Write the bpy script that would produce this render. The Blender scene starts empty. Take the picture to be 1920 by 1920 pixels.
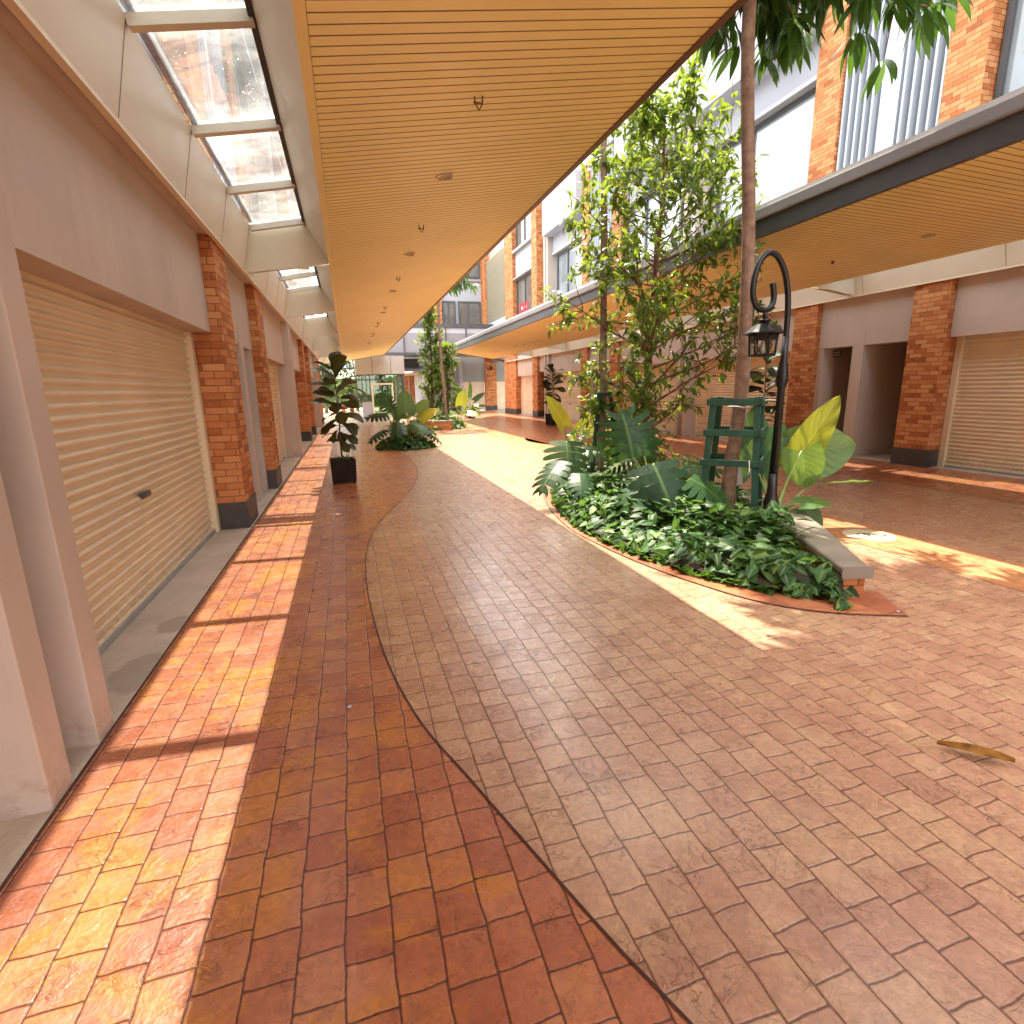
import bpy, math, random
from mathutils import Vector, Matrix
R_ = math.radians
V = Vector
random.seed(7)
S = bpy.context.scene
COL = S.collection

# ---------------------------------------------------------------- camera
cam_d = bpy.data.cameras.new("camera")
cam = bpy.data.objects.new("camera", cam_d)
COL.objects.link(cam)
cam_d.sensor_width = 36.0
cam_d.lens = 1009.0 / 1920.0 * 36.0
cam_d.clip_start = 0.05
cam_d.clip_end = 2000
rx = V((0.958, -0.287, -0.019)); rdn = V((-0.082, -0.208, -0.975)); fw = V((0.276, 0.935, -0.223))
fw.normalize(); rx = (rx - fw * rx.dot(fw)).normalized(); up = rx.cross(fw).normalized()
cam.matrix_world = Matrix(((rx.x, up.x, -fw.x, 0), (rx.y, up.y, -fw.y, 0), (rx.z, up.z, -fw.z, 1.6), (0, 0, 0, 1)))
S.camera = cam

# ---------------------------------------------------------------- light
SUN_DIR = V((0.035, 0.477, 1.0)).normalized()      # towards the sun
EL = math.asin(SUN_DIR.z)
w = bpy.data.worlds.new("World"); S.world = w; w.use_nodes = True
wn = w.node_tree.nodes; wl = w.node_tree.links
bg = wn["Background"]
sky = wn.new("ShaderNodeTexSky"); sky.sky_type = 'NISHITA'; sky.sun_disc = False
sky.sun_elevation = EL; sky.sun_rotation = math.atan2(SUN_DIR.x, SUN_DIR.y)
sky.air_density = 1.2; sky.dust_density = 3.0; sky.ozone_density = 1.0
tc = wn.new("ShaderNodeTexCoord"); cn = wn.new("ShaderNodeTexNoise"); cn.inputs["Scale"].default_value = 2.2; cn.inputs["Detail"].default_value = 7; cn.inputs["Roughness"].default_value = .6
wl.new(tc.outputs["Generated"], cn.inputs["Vector"])
cr = wn.new("ShaderNodeValToRGB"); cr.color_ramp.elements[0].position = .34; cr.color_ramp.elements[1].position = .58
wl.new(cn.outputs["Fac"], cr.inputs[0])
cm = wn.new("ShaderNodeMix"); cm.data_type = 'RGBA'; cm.inputs[7].default_value = (9.5, 9.0, 8.4, 1)
wl.new(cr.outputs[0], cm.inputs[0]); wl.new(sky.outputs[0], cm.inputs[6]); wl.new(cm.outputs[2], bg.inputs[0]); bg.inputs[1].default_value = 0.15
sd = bpy.data.lights.new("sun", 'SUN'); sd.energy = 3.3; sd.angle = R_(0.55); sd.color = (1.0, 0.91, 0.74)
so = bpy.data.objects.new("sun", sd); COL.objects.link(so)
so.rotation_euler = (-SUN_DIR).to_track_quat('-Z', 'Y').to_euler()
so.location = (0, 30, 40)
S.view_settings.view_transform = 'Standard'; S.view_settings.look = 'None'
S.view_settings.exposure = 2.25; S.view_settings.gamma = 1.0
S.render.engine = 'CYCLES'
S.cycles.max_bounces = 10; S.cycles.diffuse_bounces = 6; S.cycles.transparent_max_bounces = 24
S.cycles.use_denoising = True
S.cycles.caustics_reflective = False; S.cycles.caustics_refractive = False
S.cycles.sample_clamp_indirect = 6.0

# ---------------------------------------------------------------- tags
def tag(o, label=None, cat=None, group=None, kind=None):
    if label: o['label'] = label
    if cat: o['category'] = cat
    if group: o['group'] = group
    if kind: o['kind'] = kind
    return o
def thing(name, label, cat, loc=(0, 0, 0), group=None):
    o = bpy.data.objects.new(name, None); COL.objects.link(o)
    o.location = loc; o.empty_display_size = 0.2
    return tag(o, label, cat, group)

# ---------------------------------------------------------------- mesh builder
class MB:
    def __init__(s): s.v = []; s.f = []; s.m = []; s.a = []; s.sm = []
    def vert(s, p, a=(0.5, 0, 0)):
        s.v.append(tuple(p)); s.a.append(a); return len(s.v) - 1
    def face(s, idx, m=0, smooth=False):
        s.f.append(tuple(idx)); s.m.append(m); s.sm.append(smooth)
    def quad(s, a, b, c, d, m=0):
        i = [s.vert(p) for p in (a, b, c, d)]; s.face(i, m); return s
    def box(s, x0, x1, y0, y1, z0, z1, m=0):
        x0, x1 = min(x0, x1), max(x0, x1); y0, y1 = min(y0, y1), max(y0, y1); z0, z1 = min(z0, z1), max(z0, z1)
        i = [s.vert(p) for p in ((x0, y0, z0), (x1, y0, z0), (x1, y1, z0), (x0, y1, z0), (x0, y0, z1), (x1, y0, z1), (x1, y1, z1), (x0, y1, z1))]
        for q in ((0, 3, 2, 1), (4, 5, 6, 7), (0, 1, 5, 4), (1, 2, 6, 5), (2, 3, 7, 6), (3, 0, 4, 7)): s.face([i[k] for k in q], m)
        return s
    def prism(s, poly, z0, z1, m=0):
        n = len(poly)
        b = [s.vert((x, y, z0)) for x, y in poly]; t = [s.vert((x, y, z1)) for x, y in poly]
        for k in range(n): s.face((b[k], b[(k + 1) % n], t[(k + 1) % n], t[k]), m)
        s.face(t, m); s.face(b[::-1], m); return s
    def tube(s, pts, rad, n=8, m=0, cap=True, smooth=True, rnd=0.5):
        pts = [V(p) for p in pts]
        if not hasattr(rad, '__len__'): rad = [rad] * len(pts)
        rings = []; prev = None
        for k, p in enumerate(pts):
            d = (pts[min(k + 1, len(pts) - 1)] - pts[max(k - 1, 0)]).normalized()
            if prev is None:
                a = V((1, 0, 0)) if abs(d.x) < .9 else V((0, 1, 0))
                u = (a - d * a.dot(d)).normalized()
            else: u = (prev - d * prev.dot(d)).normalized()
            prev = u; q = d.cross(u)
            rings.append([s.vert(p + (u * math.cos(2 * math.pi * j / n) + q * math.sin(2 * math.pi * j / n)) * rad[k], (rnd, 0, k / max(1, len(pts) - 1))) for j in range(n)])
        for a, b in zip(rings, rings[1:]):
            for j in range(n): s.face((a[j], a[(j + 1) % n], b[(j + 1) % n], b[j]), m, smooth)
        if cap: s.face(rings[0][::-1], m); s.face(rings[-1], m)
        return s
    def lathe(s, c, prof, n=16, m=0, smooth=True, cap=True, rot=0.0):
        rings = []
        for r, z in prof:
            rings.append([s.vert((c[0] + r * math.cos(rot + 2 * math.pi * j / n), c[1] + r * math.sin(rot + 2 * math.pi * j / n), c[2] + z)) for j in range(n)])
        for a, b in zip(rings, rings[1:]):
            for j in range(n): s.face((a[j], a[(j + 1) % n], b[(j + 1) % n], b[j]), m, smooth)
        if cap: s.face(rings[0][::-1], m); s.face(rings[-1], m)
        return s
    def beam(s, p0, p1, w, h, upv=(0, 0, 1), m=0):
        p0, p1 = V(p0), V(p1); d = (p1 - p0).normalized(); u = V(upv); sd_ = d.cross(u).normalized(); u = sd_.cross(d)
        i = []
        for p in (p0, p1):
            for a, b in ((-1, -1), (1, -1), (1, 1), (-1, 1)): i.append(s.vert(p + sd_ * a * w / 2 + u * b * h / 2))
        for q in ((0, 1, 2, 3), (7, 6, 5, 4), (0, 4, 5, 1), (1, 5, 6, 2), (2, 6, 7, 3), (3, 7, 4, 0)): s.face([i[k] for k in q], m)
        return s
    def build(s, name, mats, parent=None, bevel=0.0, loc=None):
        me = bpy.data.meshes.new(name)
        me.from_pydata(s.v, [], s.f)
        if not isinstance(mats, (list, tuple)): mats = [mats]
        for m in mats: me.materials.append(m)
        me.polygons.foreach_set("material_index", s.m)
        me.polygons.foreach_set("use_smooth", s.sm)
        at = me.attributes.new("lf", 'FLOAT_VECTOR', 'POINT')
        at.data.foreach_set("vector", [c for t in s.a for c in t])
        me.update()
        o = bpy.data.objects.new(name, me); COL.objects.link(o)
        if parent is not None: o.parent = parent
        if loc is not None:
            o.location = loc
        if bevel > 0:
            b = o.modifiers.new("bevel", 'BEVEL'); b.width = bevel; b.segments = 2; b.limit_method = 'ANGLE'; b.angle_limit = R_(40)
        return o

# ---------------------------------------------------------------- materials
class NT:
    def __init__(s, name):
        s.mat = bpy.data.materials.new(name); s.mat.use_nodes = True
        s.t = s.mat.node_tree; s.b = s.t.nodes["Principled BSDF"]; s.out = s.t.nodes["Material Output"]
    def n(s, typ, **kw):
        nd = s.t.nodes.new(typ)
        for k, v in kw.items(): setattr(nd, k, v)
        return nd
    def put(s, sock, val):
        if isinstance(val, bpy.types.NodeSocket): s.t.links.new(val, sock)
        elif isinstance(val, (tuple, list)) and len(val) == 3 and sock.type == 'RGBA': sock.default_value = (*val, 1)
        else: sock.default_value = val
    def M(s, op, a, b=0.0, c=0.0):
        nd = s.n("ShaderNodeMath", operation=op)
        s.put(nd.inputs[0], a); s.put(nd.inputs[1], b); s.put(nd.inputs[2], c); return nd.outputs[0]
    def mix(s, f, a, b, mode='MIX'):
        nd = s.n("ShaderNodeMix", data_type='RGBA', blend_type=mode)
        s.put(nd.inputs[0], f); s.put(nd.inputs[6], a); s.put(nd.inputs[7], b); return nd.outputs[2]
    def noise(s, vec, scale, detail=4, rough=.55, dist=0.0):
        nd = s.n("ShaderNodeTexNoise"); nd.inputs["Scale"].default_value = scale; nd.inputs["Detail"].default_value = detail
        nd.inputs["Roughness"].default_value = rough; nd.inputs["Distortion"].default_value = dist
        if vec is not None: s.t.links.new(vec, nd.inputs["Vector"])
        return nd.outputs["Fac"]
    def ss(s, x, lo, hi, a=0.0, b=1.0):
        nd = s.n("ShaderNodeMapRange", interpolation_type='SMOOTHSTEP')
        s.put(nd.inputs[0], x); nd.inputs[1].default_value = lo; nd.inputs[2].default_value = hi
        nd.inputs[3].default_value = a; nd.inputs[4].default_value = b; return nd.outputs[0]
    def ramp(s, x, stops):
        nd = s.n("ShaderNodeValToRGB"); s.put(nd.inputs[0], x); e = nd.color_ramp.elements
        while len(e) < len(stops): e.new(0.5)
        for k, (p, c) in enumerate(stops): e[k].position = p; e[k].color = (*c, 1)
        return nd.outputs[0]
    def pos(s): return s.n("ShaderNodeNewGeometry").outputs["Position"]
    def sep(s, v):
        nd = s.n("ShaderNodeSeparateXYZ"); s.put(nd.inputs[0], v); return nd.outputs
    def comb(s, x, y, z=0.0):
        nd = s.n("ShaderNodeCombineXYZ"); s.put(nd.inputs[0], x); s.put(nd.inputs[1], y); s.put(nd.inputs[2], z); return nd.outputs[0]
    def bump(s, h, strength=.5, dist=.01):
        nd = s.n("ShaderNodeBump"); nd.inputs["Strength"].default_value = strength; nd.inputs["Distance"].default_value = dist
        s.put(nd.inputs["Height"], h); s.t.links.new(nd.outputs[0], s.b.inputs["Normal"]); return nd
    def set(s, **kw):
        names = dict(col="Base Color", rough="Roughness", metal="Metallic", spec="Specular IOR Level", coat="Coat Weight", coatr="Coat Roughness")
        for k, v in kw.items(): s.put(s.b.inputs[names[k]], v)
        return s

def plain(name, col, rough=.6, var=.06, scale=3.0, metal=0.0, spec=.5, bump=0.0, bscale=80.0, dirt=0.0, streak=0.0):
    t = NT(name); p = t.pos()
    n1 = t.noise(p, scale, 5)
    dark = tuple(c * (1 - var * 2) for c in col); lite = tuple(min(1, c * (1 + var * 1.4)) for c in col)
    c = t.ramp(n1, [(.3, dark), (.7, lite)])
    if dirt > 0:
        d = t.ss(t.noise(p, 1.3, 8, .7), .52, .75)
        c = t.mix(t.M('MULTIPLY', d, dirt), c, tuple(x * .45 for x in col))
    if streak > 0:
        x, y, z = t.sep(p)
        st_ = t.noise(t.comb(t.M('MULTIPLY', x, 9.0), t.M('MULTIPLY', y, 9.0), t.M('MULTIPLY', z, .55)), 1.0, 5, .6)
        c = t.mix(t.M('MULTIPLY', t.ss(st_, .5, .72), streak), c, tuple(x_ * .5 for x_ in col))
        splash = t.M('MULTIPLY', t.ss(t.M('ADD', z, t.M('MULTIPLY', t.noise(p, 6, 5), .35)), .18, .5, 1, 0), t.ss(t.noise(p, 14, 6, .7), .4, .65))
        c = t.mix(t.M('MULTIPLY', splash, .4), c, (.26, .16, .10))
    t.set(col=c, rough=t.ss(t.noise(p, scale * 4, 3), .3, .7, rough * .85, min(1, rough * 1.12)), metal=metal, spec=spec)
    if bump > 0: t.bump(t.noise(p, bscale, 6, .65), bump, .004)
    return t.mat

def paver(name, pal, joint, tw=.136, tl=.152, patch=None, patch_amt=.5, rough=.36, stagger=.36):
    """stamped concrete setts laid in columns along the lane"""
    t = NT(name); p = t.pos(); x, y, z = t.sep(p)
    wx = t.M('MULTIPLY', t.M('SUBTRACT', t.noise(p, 5.0, 2), .5), .022)
    wy = t.M('MULTIPLY', t.M('SUBTRACT', t.noise(t.comb(y, x, 3.3), 6.0, 2), .5), .03)
    cx = t.M('DIVIDE', t.M('ADD', x, wx), tw); col = t.M('FLOOR', cx); fx = t.M('FRACT', cx)
    wn1 = t.n("ShaderNodeTexWhiteNoise", noise_dimensions='1D'); t.put(wn1.inputs["W"], col)
    off = t.M('ADD', t.M('MULTIPLY', t.M('MODULO', t.M('ABSOLUTE', col), 2.0), stagger), t.M('MULTIPLY', wn1.outputs["Value"], .45))
    cy = t.M('ADD', t.M('DIVIDE', t.M('ADD', y, wy), tl), off); row = t.M('FLOOR', cy); fy = t.M('FRACT', cy)
    dx = t.M('MULTIPLY', t.M('MINIMUM', fx, t.M('SUBTRACT', 1.0, fx)), tw)
    dy = t.M('MULTIPLY', t.M('MINIMUM', fy, t.M('SUBTRACT', 1.0, fy)), tl)
    # rounded corners: smooth minimum of both edge distances
    d = t.n("ShaderNodeMath", operation='SMOOTH_MIN'); t.put(d.inputs[0], dx); t.put(d.inputs[1], dy); d.inputs[2].default_value = .012; d = d.outputs[0]
    d = t.M('ADD', d, t.M('MULTIPLY', t.M('SUBTRACT', t.noise(p, 60, 3), .5), .0035))
    jm = t.ss(d, .0008, .0044)
    wn2 = t.n("ShaderNodeTexWhiteNoise", noise_dimensions='2D'); t.put(wn2.inputs["Vector"], t.comb(col, row))
    rnd = wn2.outputs["Value"]
    blot = t.noise(t.M('ADD', x, 0.0) and p, 3.2, 6, .62, .4)
    f = t.M('ADD', t.M('MULTIPLY', rnd, .38), t.M('MULTIPLY', blot, .9))
    c = t.ramp(f, [(.25, pal[0]), (.5, pal[1]), (.7, pal[2]), (.95, pal[3])])
    if patch:
        pm = t.ss(t.M('ADD', t.noise(p, 1.9, 7, .68, .7), t.M('MULTIPLY', rnd, .03)), .50, .62)
        c = t.mix(t.M('MULTIPLY', pm, patch_amt), c, patch)
    fine = t.noise(p, 38, 7, .7, .8)
    c = t.mix(.55, c, t.ramp(fine, [(.3, (.55, .52, .5)), (.62, (1.12, 1.1, 1.08))]), 'MULTIPLY')
    smear = t.noise(p, 11, 5, .7, 1.5)
    c = t.mix(.5, c, t.ramp(smear, [(.32, (.80, .76, .74)), (.5, (1, 1, 1)), (.7, (1.12, 1.12, 1.12))]), 'MULTIPLY')
    cn_ = t.noise(p, 8, 6, .62, 1.8)
    crack = t.M('MULTIPLY', t.ss(t.M('ABSOLUTE', t.M('SUBTRACT', cn_, .5)), 0.0, .018, 1, 0), t.ss(t.noise(p, 4.3, 3), .48, .62))
    c = t.mix(t.M('MULTIPLY', crack, .55), c, joint)
    c = t.mix(jm, joint, c)
    t.set(col=c, rough=t.ss(t.noise(p, 9, 6, .65), .3, .72, rough * .62, rough * 1.45), spec=.5, coat=.35, coatr=.2)
    pill = t.ss(d, .0, .0065)
    slate = t.M('ADD', t.M('MULTIPLY', t.noise(p, 14, 6, .6, 1.2), .55), t.M('MULTIPLY', t.noise(p, 55, 5, .7, .6), .22))
    tilt = t.M('MULTIPLY', rnd, .25)
    h = t.M('SUBTRACT', t.M('ADD', t.M('MULTIPLY', pill, .75), t.M('ADD', t.M('MULTIPLY', slate, 1.9), tilt)), t.M('MULTIPLY', crack, .3))
    t.bump(h, .75, .005)
    return t.mat

def brick(name, pal, mortar, bw=.235, bh=.081, rough=.85):
    t = NT(name); p = t.pos(); x, y, z = t.sep(p)
    nx = t.sep(t.n("ShaderNodeNewGeometry").outputs["True Normal"])[0]
    sel = t.M('GREATER_THAN', t.M('ABSOLUTE', nx), .6)
    u = t.M('ADD', t.M('MULTIPLY', y, sel), t.M('MULTIPLY', x, t.M('SUBTRACT', 1.0, sel)))
    u = t.M('ADD', u, t.M('MULTIPLY', t.M('SUBTRACT', t.noise(p, 7, 2), .5), .012))
    zz = t.M('ADD', z, t.M('MULTIPLY', t.M('SUBTRACT', t.noise(p, 4, 2), .5), .012))
    cz = t.M('DIVIDE', zz, bh); row = t.M('FLOOR', cz); fz = t.M('FRACT', cz)
    wr = t.n("ShaderNodeTexWhiteNoise", noise_dimensions='1D'); t.put(wr.inputs["W"], row)
    cu = t.M('ADD', t.M('DIVIDE', u, bw), t.M('ADD', t.M('MULTIPLY', t.M('MODULO', row, 2.0), .5), t.M('MULTIPLY', wr.outputs["Value"], .3)))
    cl = t.M('FLOOR', cu); fu = t.M('FRACT', cu)
    du = t.M('MULTIPLY', t.M('MINIMUM', fu, t.M('SUBTRACT', 1.0, fu)), bw)
    dz = t.M('MULTIPLY', t.M('MINIMUM', fz, t.M('SUBTRACT', 1.0, fz)), bh)
    d = t.M('ADD', t.M('MINIMUM', du, dz), t.M('MULTIPLY', t.M('SUBTRACT', t.noise(p, 45, 3), .5), .004))
    jm = t.ss(d, .0025, .0055)
    w2 = t.n("ShaderNodeTexWhiteNoise", noise_dimensions='3D'); t.put(w2.inputs["Vector"], t.comb(cl, row, sel))
    f = t.M('ADD', t.M('MULTIPLY', w2.outputs["Value"], .8), t.M('MULTIPLY', t.noise(p, 18, 5, .65), .35))
    c = t.ramp(f, [(.12, pal[0]), (.3, pal[1]), (.6, pal[2]), (.98, pal[3])])
    c = t.mix(.45, c, t.ramp(t.noise(p, 70, 5, .7), [(.3, (.6, .57, .55)), (.65, (1.12, 1.1, 1.08))]), 'MULTIPLY')
    c = t.mix(jm, mortar, c)
    t.set(col=c, rough=rough, spec=.25)
    t.bump(t.M('ADD', t.M('MULTIPLY', t.ss(d, .001, .008), 1.0), t.M('MULTIPLY', t.noise(p, 60, 5, .7), .4)), .8, .006)
    return t.mat

def leafmat(name, stops, trans=(.3, .45, .05), tw=.35, rough=.38, vein=None, vein_n=0.0, vein_w=.06, lat=.16):
    t = NT(name)
    at = t.n("ShaderNodeAttribute", attribute_name="lf"); r, s, tt = t.sep(at.outputs["Vector"])
    p = t.pos()
    f = t.M('ADD', r, t.M('MULTIPLY', t.M('SUBTRACT', t.noise(p, 9, 3), .5), .35))
    c = t.ramp(f, stops)
    if vein:
        vm = t.ss(s, 0.02, vein_w + .02, 1.0, 0.0)
        if vein_n > 0:
            q = t.M('FRACT', t.M('MULTIPLY', t.M('SUBTRACT', tt, t.M('MULTIPLY', s, .42)), vein_n))
            lm = t.ss(t.M('ABSOLUTE', t.M('SUBTRACT', q, .5)), 0.0, lat, .75, 0.0)
            vm = t.M('MAXIMUM', vm, lm)
        c = t.mix(t.M('MULTIPLY', vm, .8), c, vein)
    t.set(col=c, rough=t.ss(t.noise(p, 25, 3), .3, .7, rough * .8, rough * 1.3), spec=.3)
    if vein_n > 0:
        q2 = t.M('ABSOLUTE', t.M('SUBTRACT', q, .5)); t.bump(t.M('MULTIPLY', t.ss(q2, 0, .45), 1.0), .35, .010)
    tr = t.n("ShaderNodeBsdfTranslucent")
    t.put(tr.inputs[0], t.mix(.45, trans, c))
    mx = t.n("ShaderNodeMixShader"); mx.inputs[0].default_value = tw
    t.t.links.new(t.b.outputs[0], mx.inputs[1]); t.t.links.new(tr.outputs[0], mx.inputs[2]); t.t.links.new(mx.outputs[0], t.out.inputs[0])
    return t.mat

def glassmat(name, tint, dust=0.0, gloss=.08):
    t = NT(name); p = t.pos()
    tr = t.n("ShaderNodeBsdfTransparent"); t.put(tr.inputs[0], tint)
    gl = t.n("ShaderNodeBsdfGlossy"); gl.inputs["Roughness"].default_value = .02
    lw = t.n("ShaderNodeLayerWeight"); lw.inputs[0].default_value = .25
    m1 = t.n("ShaderNodeMixShader"); t.put(m1.inputs[0], t.M('ADD', t.M('MULTIPLY', lw.outputs["Fresnel"], .5), gloss))
    t.t.links.new(tr.outputs[0], m1.inputs[1]); t.t.links.new(gl.outputs[0], m1.inputs[2]); sh = m1.outputs[0]
    if dust > 0:
        df = t.n("ShaderNodeBsdfTranslucent"); t.put(df.inputs[0], (.8, .82, .82))
        vor = t.n("ShaderNodeTexVoronoi"); vor.inputs["Scale"].default_value = 26; t.t.links.new(p, vor.inputs["Vector"])
        spot = t.M('MULTIPLY', t.ss(vor.outputs["Distance"], .10, .2, 1, 0), t.ss(t.noise(p, 3, 4), .5, .62))
        film = t.ss(t.noise(p, 1.6, 6, .7), .35, .75, dust * .25, dust)
        m2 = t.n("ShaderNodeMixShader"); t.put(m2.inputs[0], t.M('MAXIMUM', film, t.M('MULTIPLY', spot, .75)))
        t.t.links.new(sh, m2.inputs[1]); t.t.links.new(df.outputs[0], m2.inputs[2]); sh = m2.outputs[0]
    t.t.links.new(sh, t.out.inputs[0])
    return t.mat

MAT = {}
MAT['tan'] = paver('tan_setts', [(.34, .17, .105), (.42, .22, .14), (.46, .255, .16), (.51, .31, .195)], (.15, .055, .036), patch=(.55, .36, .20), patch_amt=.5, rough=.30)
MAT['red'] = paver('red_setts', [(.27, .072, .036), (.37, .112, .054), (.43, .148, .070), (.50, .21, .10)], (.085, .018, .010), patch=(.54, .21, .03), patch_amt=.68, rough=.33)
MAT['border'] = paver('border_setts', [(.28, .08, .04), (.36, .11, .05), (.42, .14, .06), (.47, .17, .08)], (.14, .04, .02), tw=.5, tl=.6, rough=.4)
MAT['lane'] = paver('orange_lane_bricks', [(.40, .15, .07), (.48, .19, .08), (.55, .24, .10), (.60, .30, .14)], (.30, .13, .07), tw=.075, tl=.22)
MAT['groove'] = plain('joint_groove', (.055, .02, .014), .8)
MAT['concrete'] = None
MAT['brick'] = brick('orange_brick', [(.25, .075, .03), (.44, .155, .055), (.54, .22, .085), (.62, .31, .14)], (.19, .09, .05))
MAT['plaster'] = plain('warm_grey_plaster', (.53, .46, .42), .85, .05, 1.2, spec=.25, bump=.25, bscale=160, dirt=.14, streak=.12)
MAT['plaster_w'] = plain('pale_plaster', (.37, .39, .44), .8, .03, 1.2, spec=.3, bump=.2, bscale=140, dirt=.10)
MAT['plinth'] = plain('dark_plinth', (.055, .047, .045), .6, .2, 6, bump=.2)
MAT['cream'] = plain('cream_metal', (.70, .60, .44), .5, .02, 2, spec=.4)
MAT['shutter'] = plain('cream_shutter', (.70, .60, .45), .42, .05, 1.4, spec=.45, dirt=.16, streak=.10)
MAT['soffit'] = plain('warm_cream_slats', (.86, .78, .38), .5, .03, 1.5, spec=.35)
MAT['gap'] = plain('slat_gap_shade', (.32, .20, .09), .8, .05, 2)  # shadow of the slat grooves put into their colour
MAT['panel'] = plain('pale_cream_panel', (.66, .62, .50), .42, .03, 1.5, spec=.45)
MAT['fascia_b'] = plain('brown_fascia', (.13, .075, .055), .45, .08, 2, spec=.5)
MAT['steel'] = plain('charcoal_steel', (.07, .073, .08), .45, .1, 3, spec=.5)
MAT['gutter'] = plain('pale_gutter', (.30, .30, .31), .4, .04, 2, spec=.5)
MAT['white'] = plain('white_paint', (.42, .46, .52), .5, .03, 2)
MAT['bright'] = plain('bright_trim', (.78, .79, .80), .4, .02, 2)
MAT['frame_w'] = plain('pale_frame', (.60, .56, .46), .5, .04, 2)
MAT['black'] = plain('black_paint', (.009, .008, .008), .42, .2, 8, spec=.4)
MAT['dark'] = plain('dark_interior', (.02, .016, .014), .8)
MAT['pot'] = plain('dark_brown_planter', (.020, .009, .006), .55, .15, 5, spec=.15)
MAT['greenwood'] = plain('green_painted_timber', (.012, .062, .036), .6, .2, 9, bump=.3, bscale=50, dirt=.35)
MAT['bark'] = plain('brown_bark', (.17, .085, .05), .9, .25, 14, spec=.2, bump=.8, bscale=40)
MAT['bark_g'] = plain('pale_grey_bark', (.24, .155, .11), .9, .2, 12, spec=.2, bump=.8, bscale=30)
MAT['soil'] = plain('soil', (.04, .022, .014), .95, .3, 20, bump=1.0, bscale=30)
MAT['coping'] = plain('stone_coping', (.22, .185, .15), .5, .10, 4, bump=.2, bscale=60, dirt=.3)
MAT['disc'] = plain('pale_disc', (.50, .42, .29), .6, .04, 5)
MAT['grey_end'] = plain('grey_green_plaster', (.27, .30, .30), .85, .04, 1.5, spec=.25)
MAT['greypanel'] = plain('grey_panel', (.36, .355, .33), .5, .03, 1.5)
MAT['frost'] = plain('frosted_panel', (.24, .25, .27), .35, .06, .8)
MAT['beige_louvre'] = plain('beige_louvre', (.45, .43, .33), .5, .04, 2)
MAT['redsign'] = plain('red_sign', (.55, .02, .03), .5)
MAT['poster'] = plain('poster_picture', (.20, .22, .30), .4, .6, 9)
MAT['stem'] = plain('green_stem', (.20, .30, .07), .5, .2, 6)
MAT['stem_d'] = plain('brown_stem', (.09, .06, .035), .8, .2, 10)
MAT['rope'] = plain('white_string', (.7, .66, .6), .9)
MAT['dryleaf'] = plain('dry_leaf', (.24, .105, .016), .6, .35, 14, spec=.15)
MAT['glass'] = glassmat('skylight_glass', (.60, .68, .73), dust=.24, gloss=.03)
MAT['pane'] = glassmat('clear_pane', (.50, .66, .52), gloss=.07)
def winmat():
    t = NT('window_glass'); p = t.pos()
    t.set(col=t.ramp(t.noise(p, .7, 3), [(.3, (.16, .19, .21)), (.7, (.27, .31, .33))]), rough=.04, spec=.9, coat=.4, coatr=.02)
    return t.mat
MAT['win'] = winmat()
def darkwin():
    t = NT('dark_window_glass'); p = t.pos()
    t.set(col=t.ramp(t.noise(p, 1.1, 3), [(.3, (.08, .085, .085)), (.7, (.17, .17, .16))]), rough=.05, spec=.9)
    return t.mat
MAT['dwin'] = darkwin()
def concrete():
    t = NT('concrete_apron'); p = t.pos(); x, y, z = t.sep(p)
    c = t.ramp(t.noise(p, 2.2, 7, .65), [(.3, (.42, .36, .30)), (.7, (.58, .50, .43))])
    c = t.mix(.5, c, t.ramp(t.noise(p, 60, 5, .7), [(.3, (.75, .74, .72)), (.65, (1.08, 1.07, 1.06))]), 'MULTIPLY')
    wob = t.M('MULTIPLY', t.M('SUBTRACT', t.noise(p, 9, 4), .5), .10)
    for cx, cy, rr in ((-1.31, 3.42, .16), (-1.31, 4.12, .10)):     # two damp stains
        dx = t.M('SUBTRACT', x, cx); dy = t.M('MULTIPLY', t.M('SUBTRACT', y, cy), .62)
        dd = t.M('ADD', t.M('SQRT', t.M('ADD', t.M('MULTIPLY', dx, dx), t.M('MULTIPLY', dy, dy))), wob)
        c = t.mix(t.ss(dd, rr * .8, rr * 1.1, .45, 0), c, (.16, .15, .13))
    t.set(col=c, rough=.8, spec=.3); t.bump(t.noise(p, 90, 6, .7), .3, .004)
    return t.mat
MAT['concrete'] = concrete()

MAT['leafA'] = leafmat('tree_leaf', [(.0, (.024, .055, .012)), (.45, (.045, .105, .018)), (.8, (.10, .18, .025)), (1, (.20, .25, .035))], (.42, .52, .04), .42, .33)
MAT['leafU'] = leafmat('umbrella_leaf', [(.0, (.012, .028, .008)), (.5, (.022, .055, .012)), (1, (.05, .11, .02))], (.20, .38, .03), .26, .36)
MAT['leafF'] = leafmat('fiddle_leaf', [(.0, (.018, .022, .008)), (.5, (.035, .05, .013)), (1, (.075, .085, .02))], (.16, .16, .02), .2, .33, vein=(.10, .12, .04), vein_n=6, vein_w=.05, lat=.05)
MAT['leafM'] = leafmat('monstera_leaf', [(.0, (.009, .035, .014)), (.5, (.017, .062, .020)), (1, (.05, .12, .022))], (.16, .34, .03), .3, .4, vein=(.10, .18, .05), vein_w=.05)
MAT['leafG'] = leafmat('ground_leaf', [(.0, (.010, .034, .008)), (.45, (.020, .072, .013)), (.8, (.055, .15, .025)), (1, (.16, .25, .055))], (.25, .45, .05), .32, .46, vein=(.20, .30, .11), vein_w=.22)
MAT['leafE'] = leafmat('giant_leaf', [(.0, (.03, .10, .05)), (.5, (.05, .15, .065)), (1, (.12, .22, .05))], (.35, .45, .04), .38, .3, vein=(.16, .27, .09), vein_n=7, vein_w=.035, lat=.055)
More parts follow.
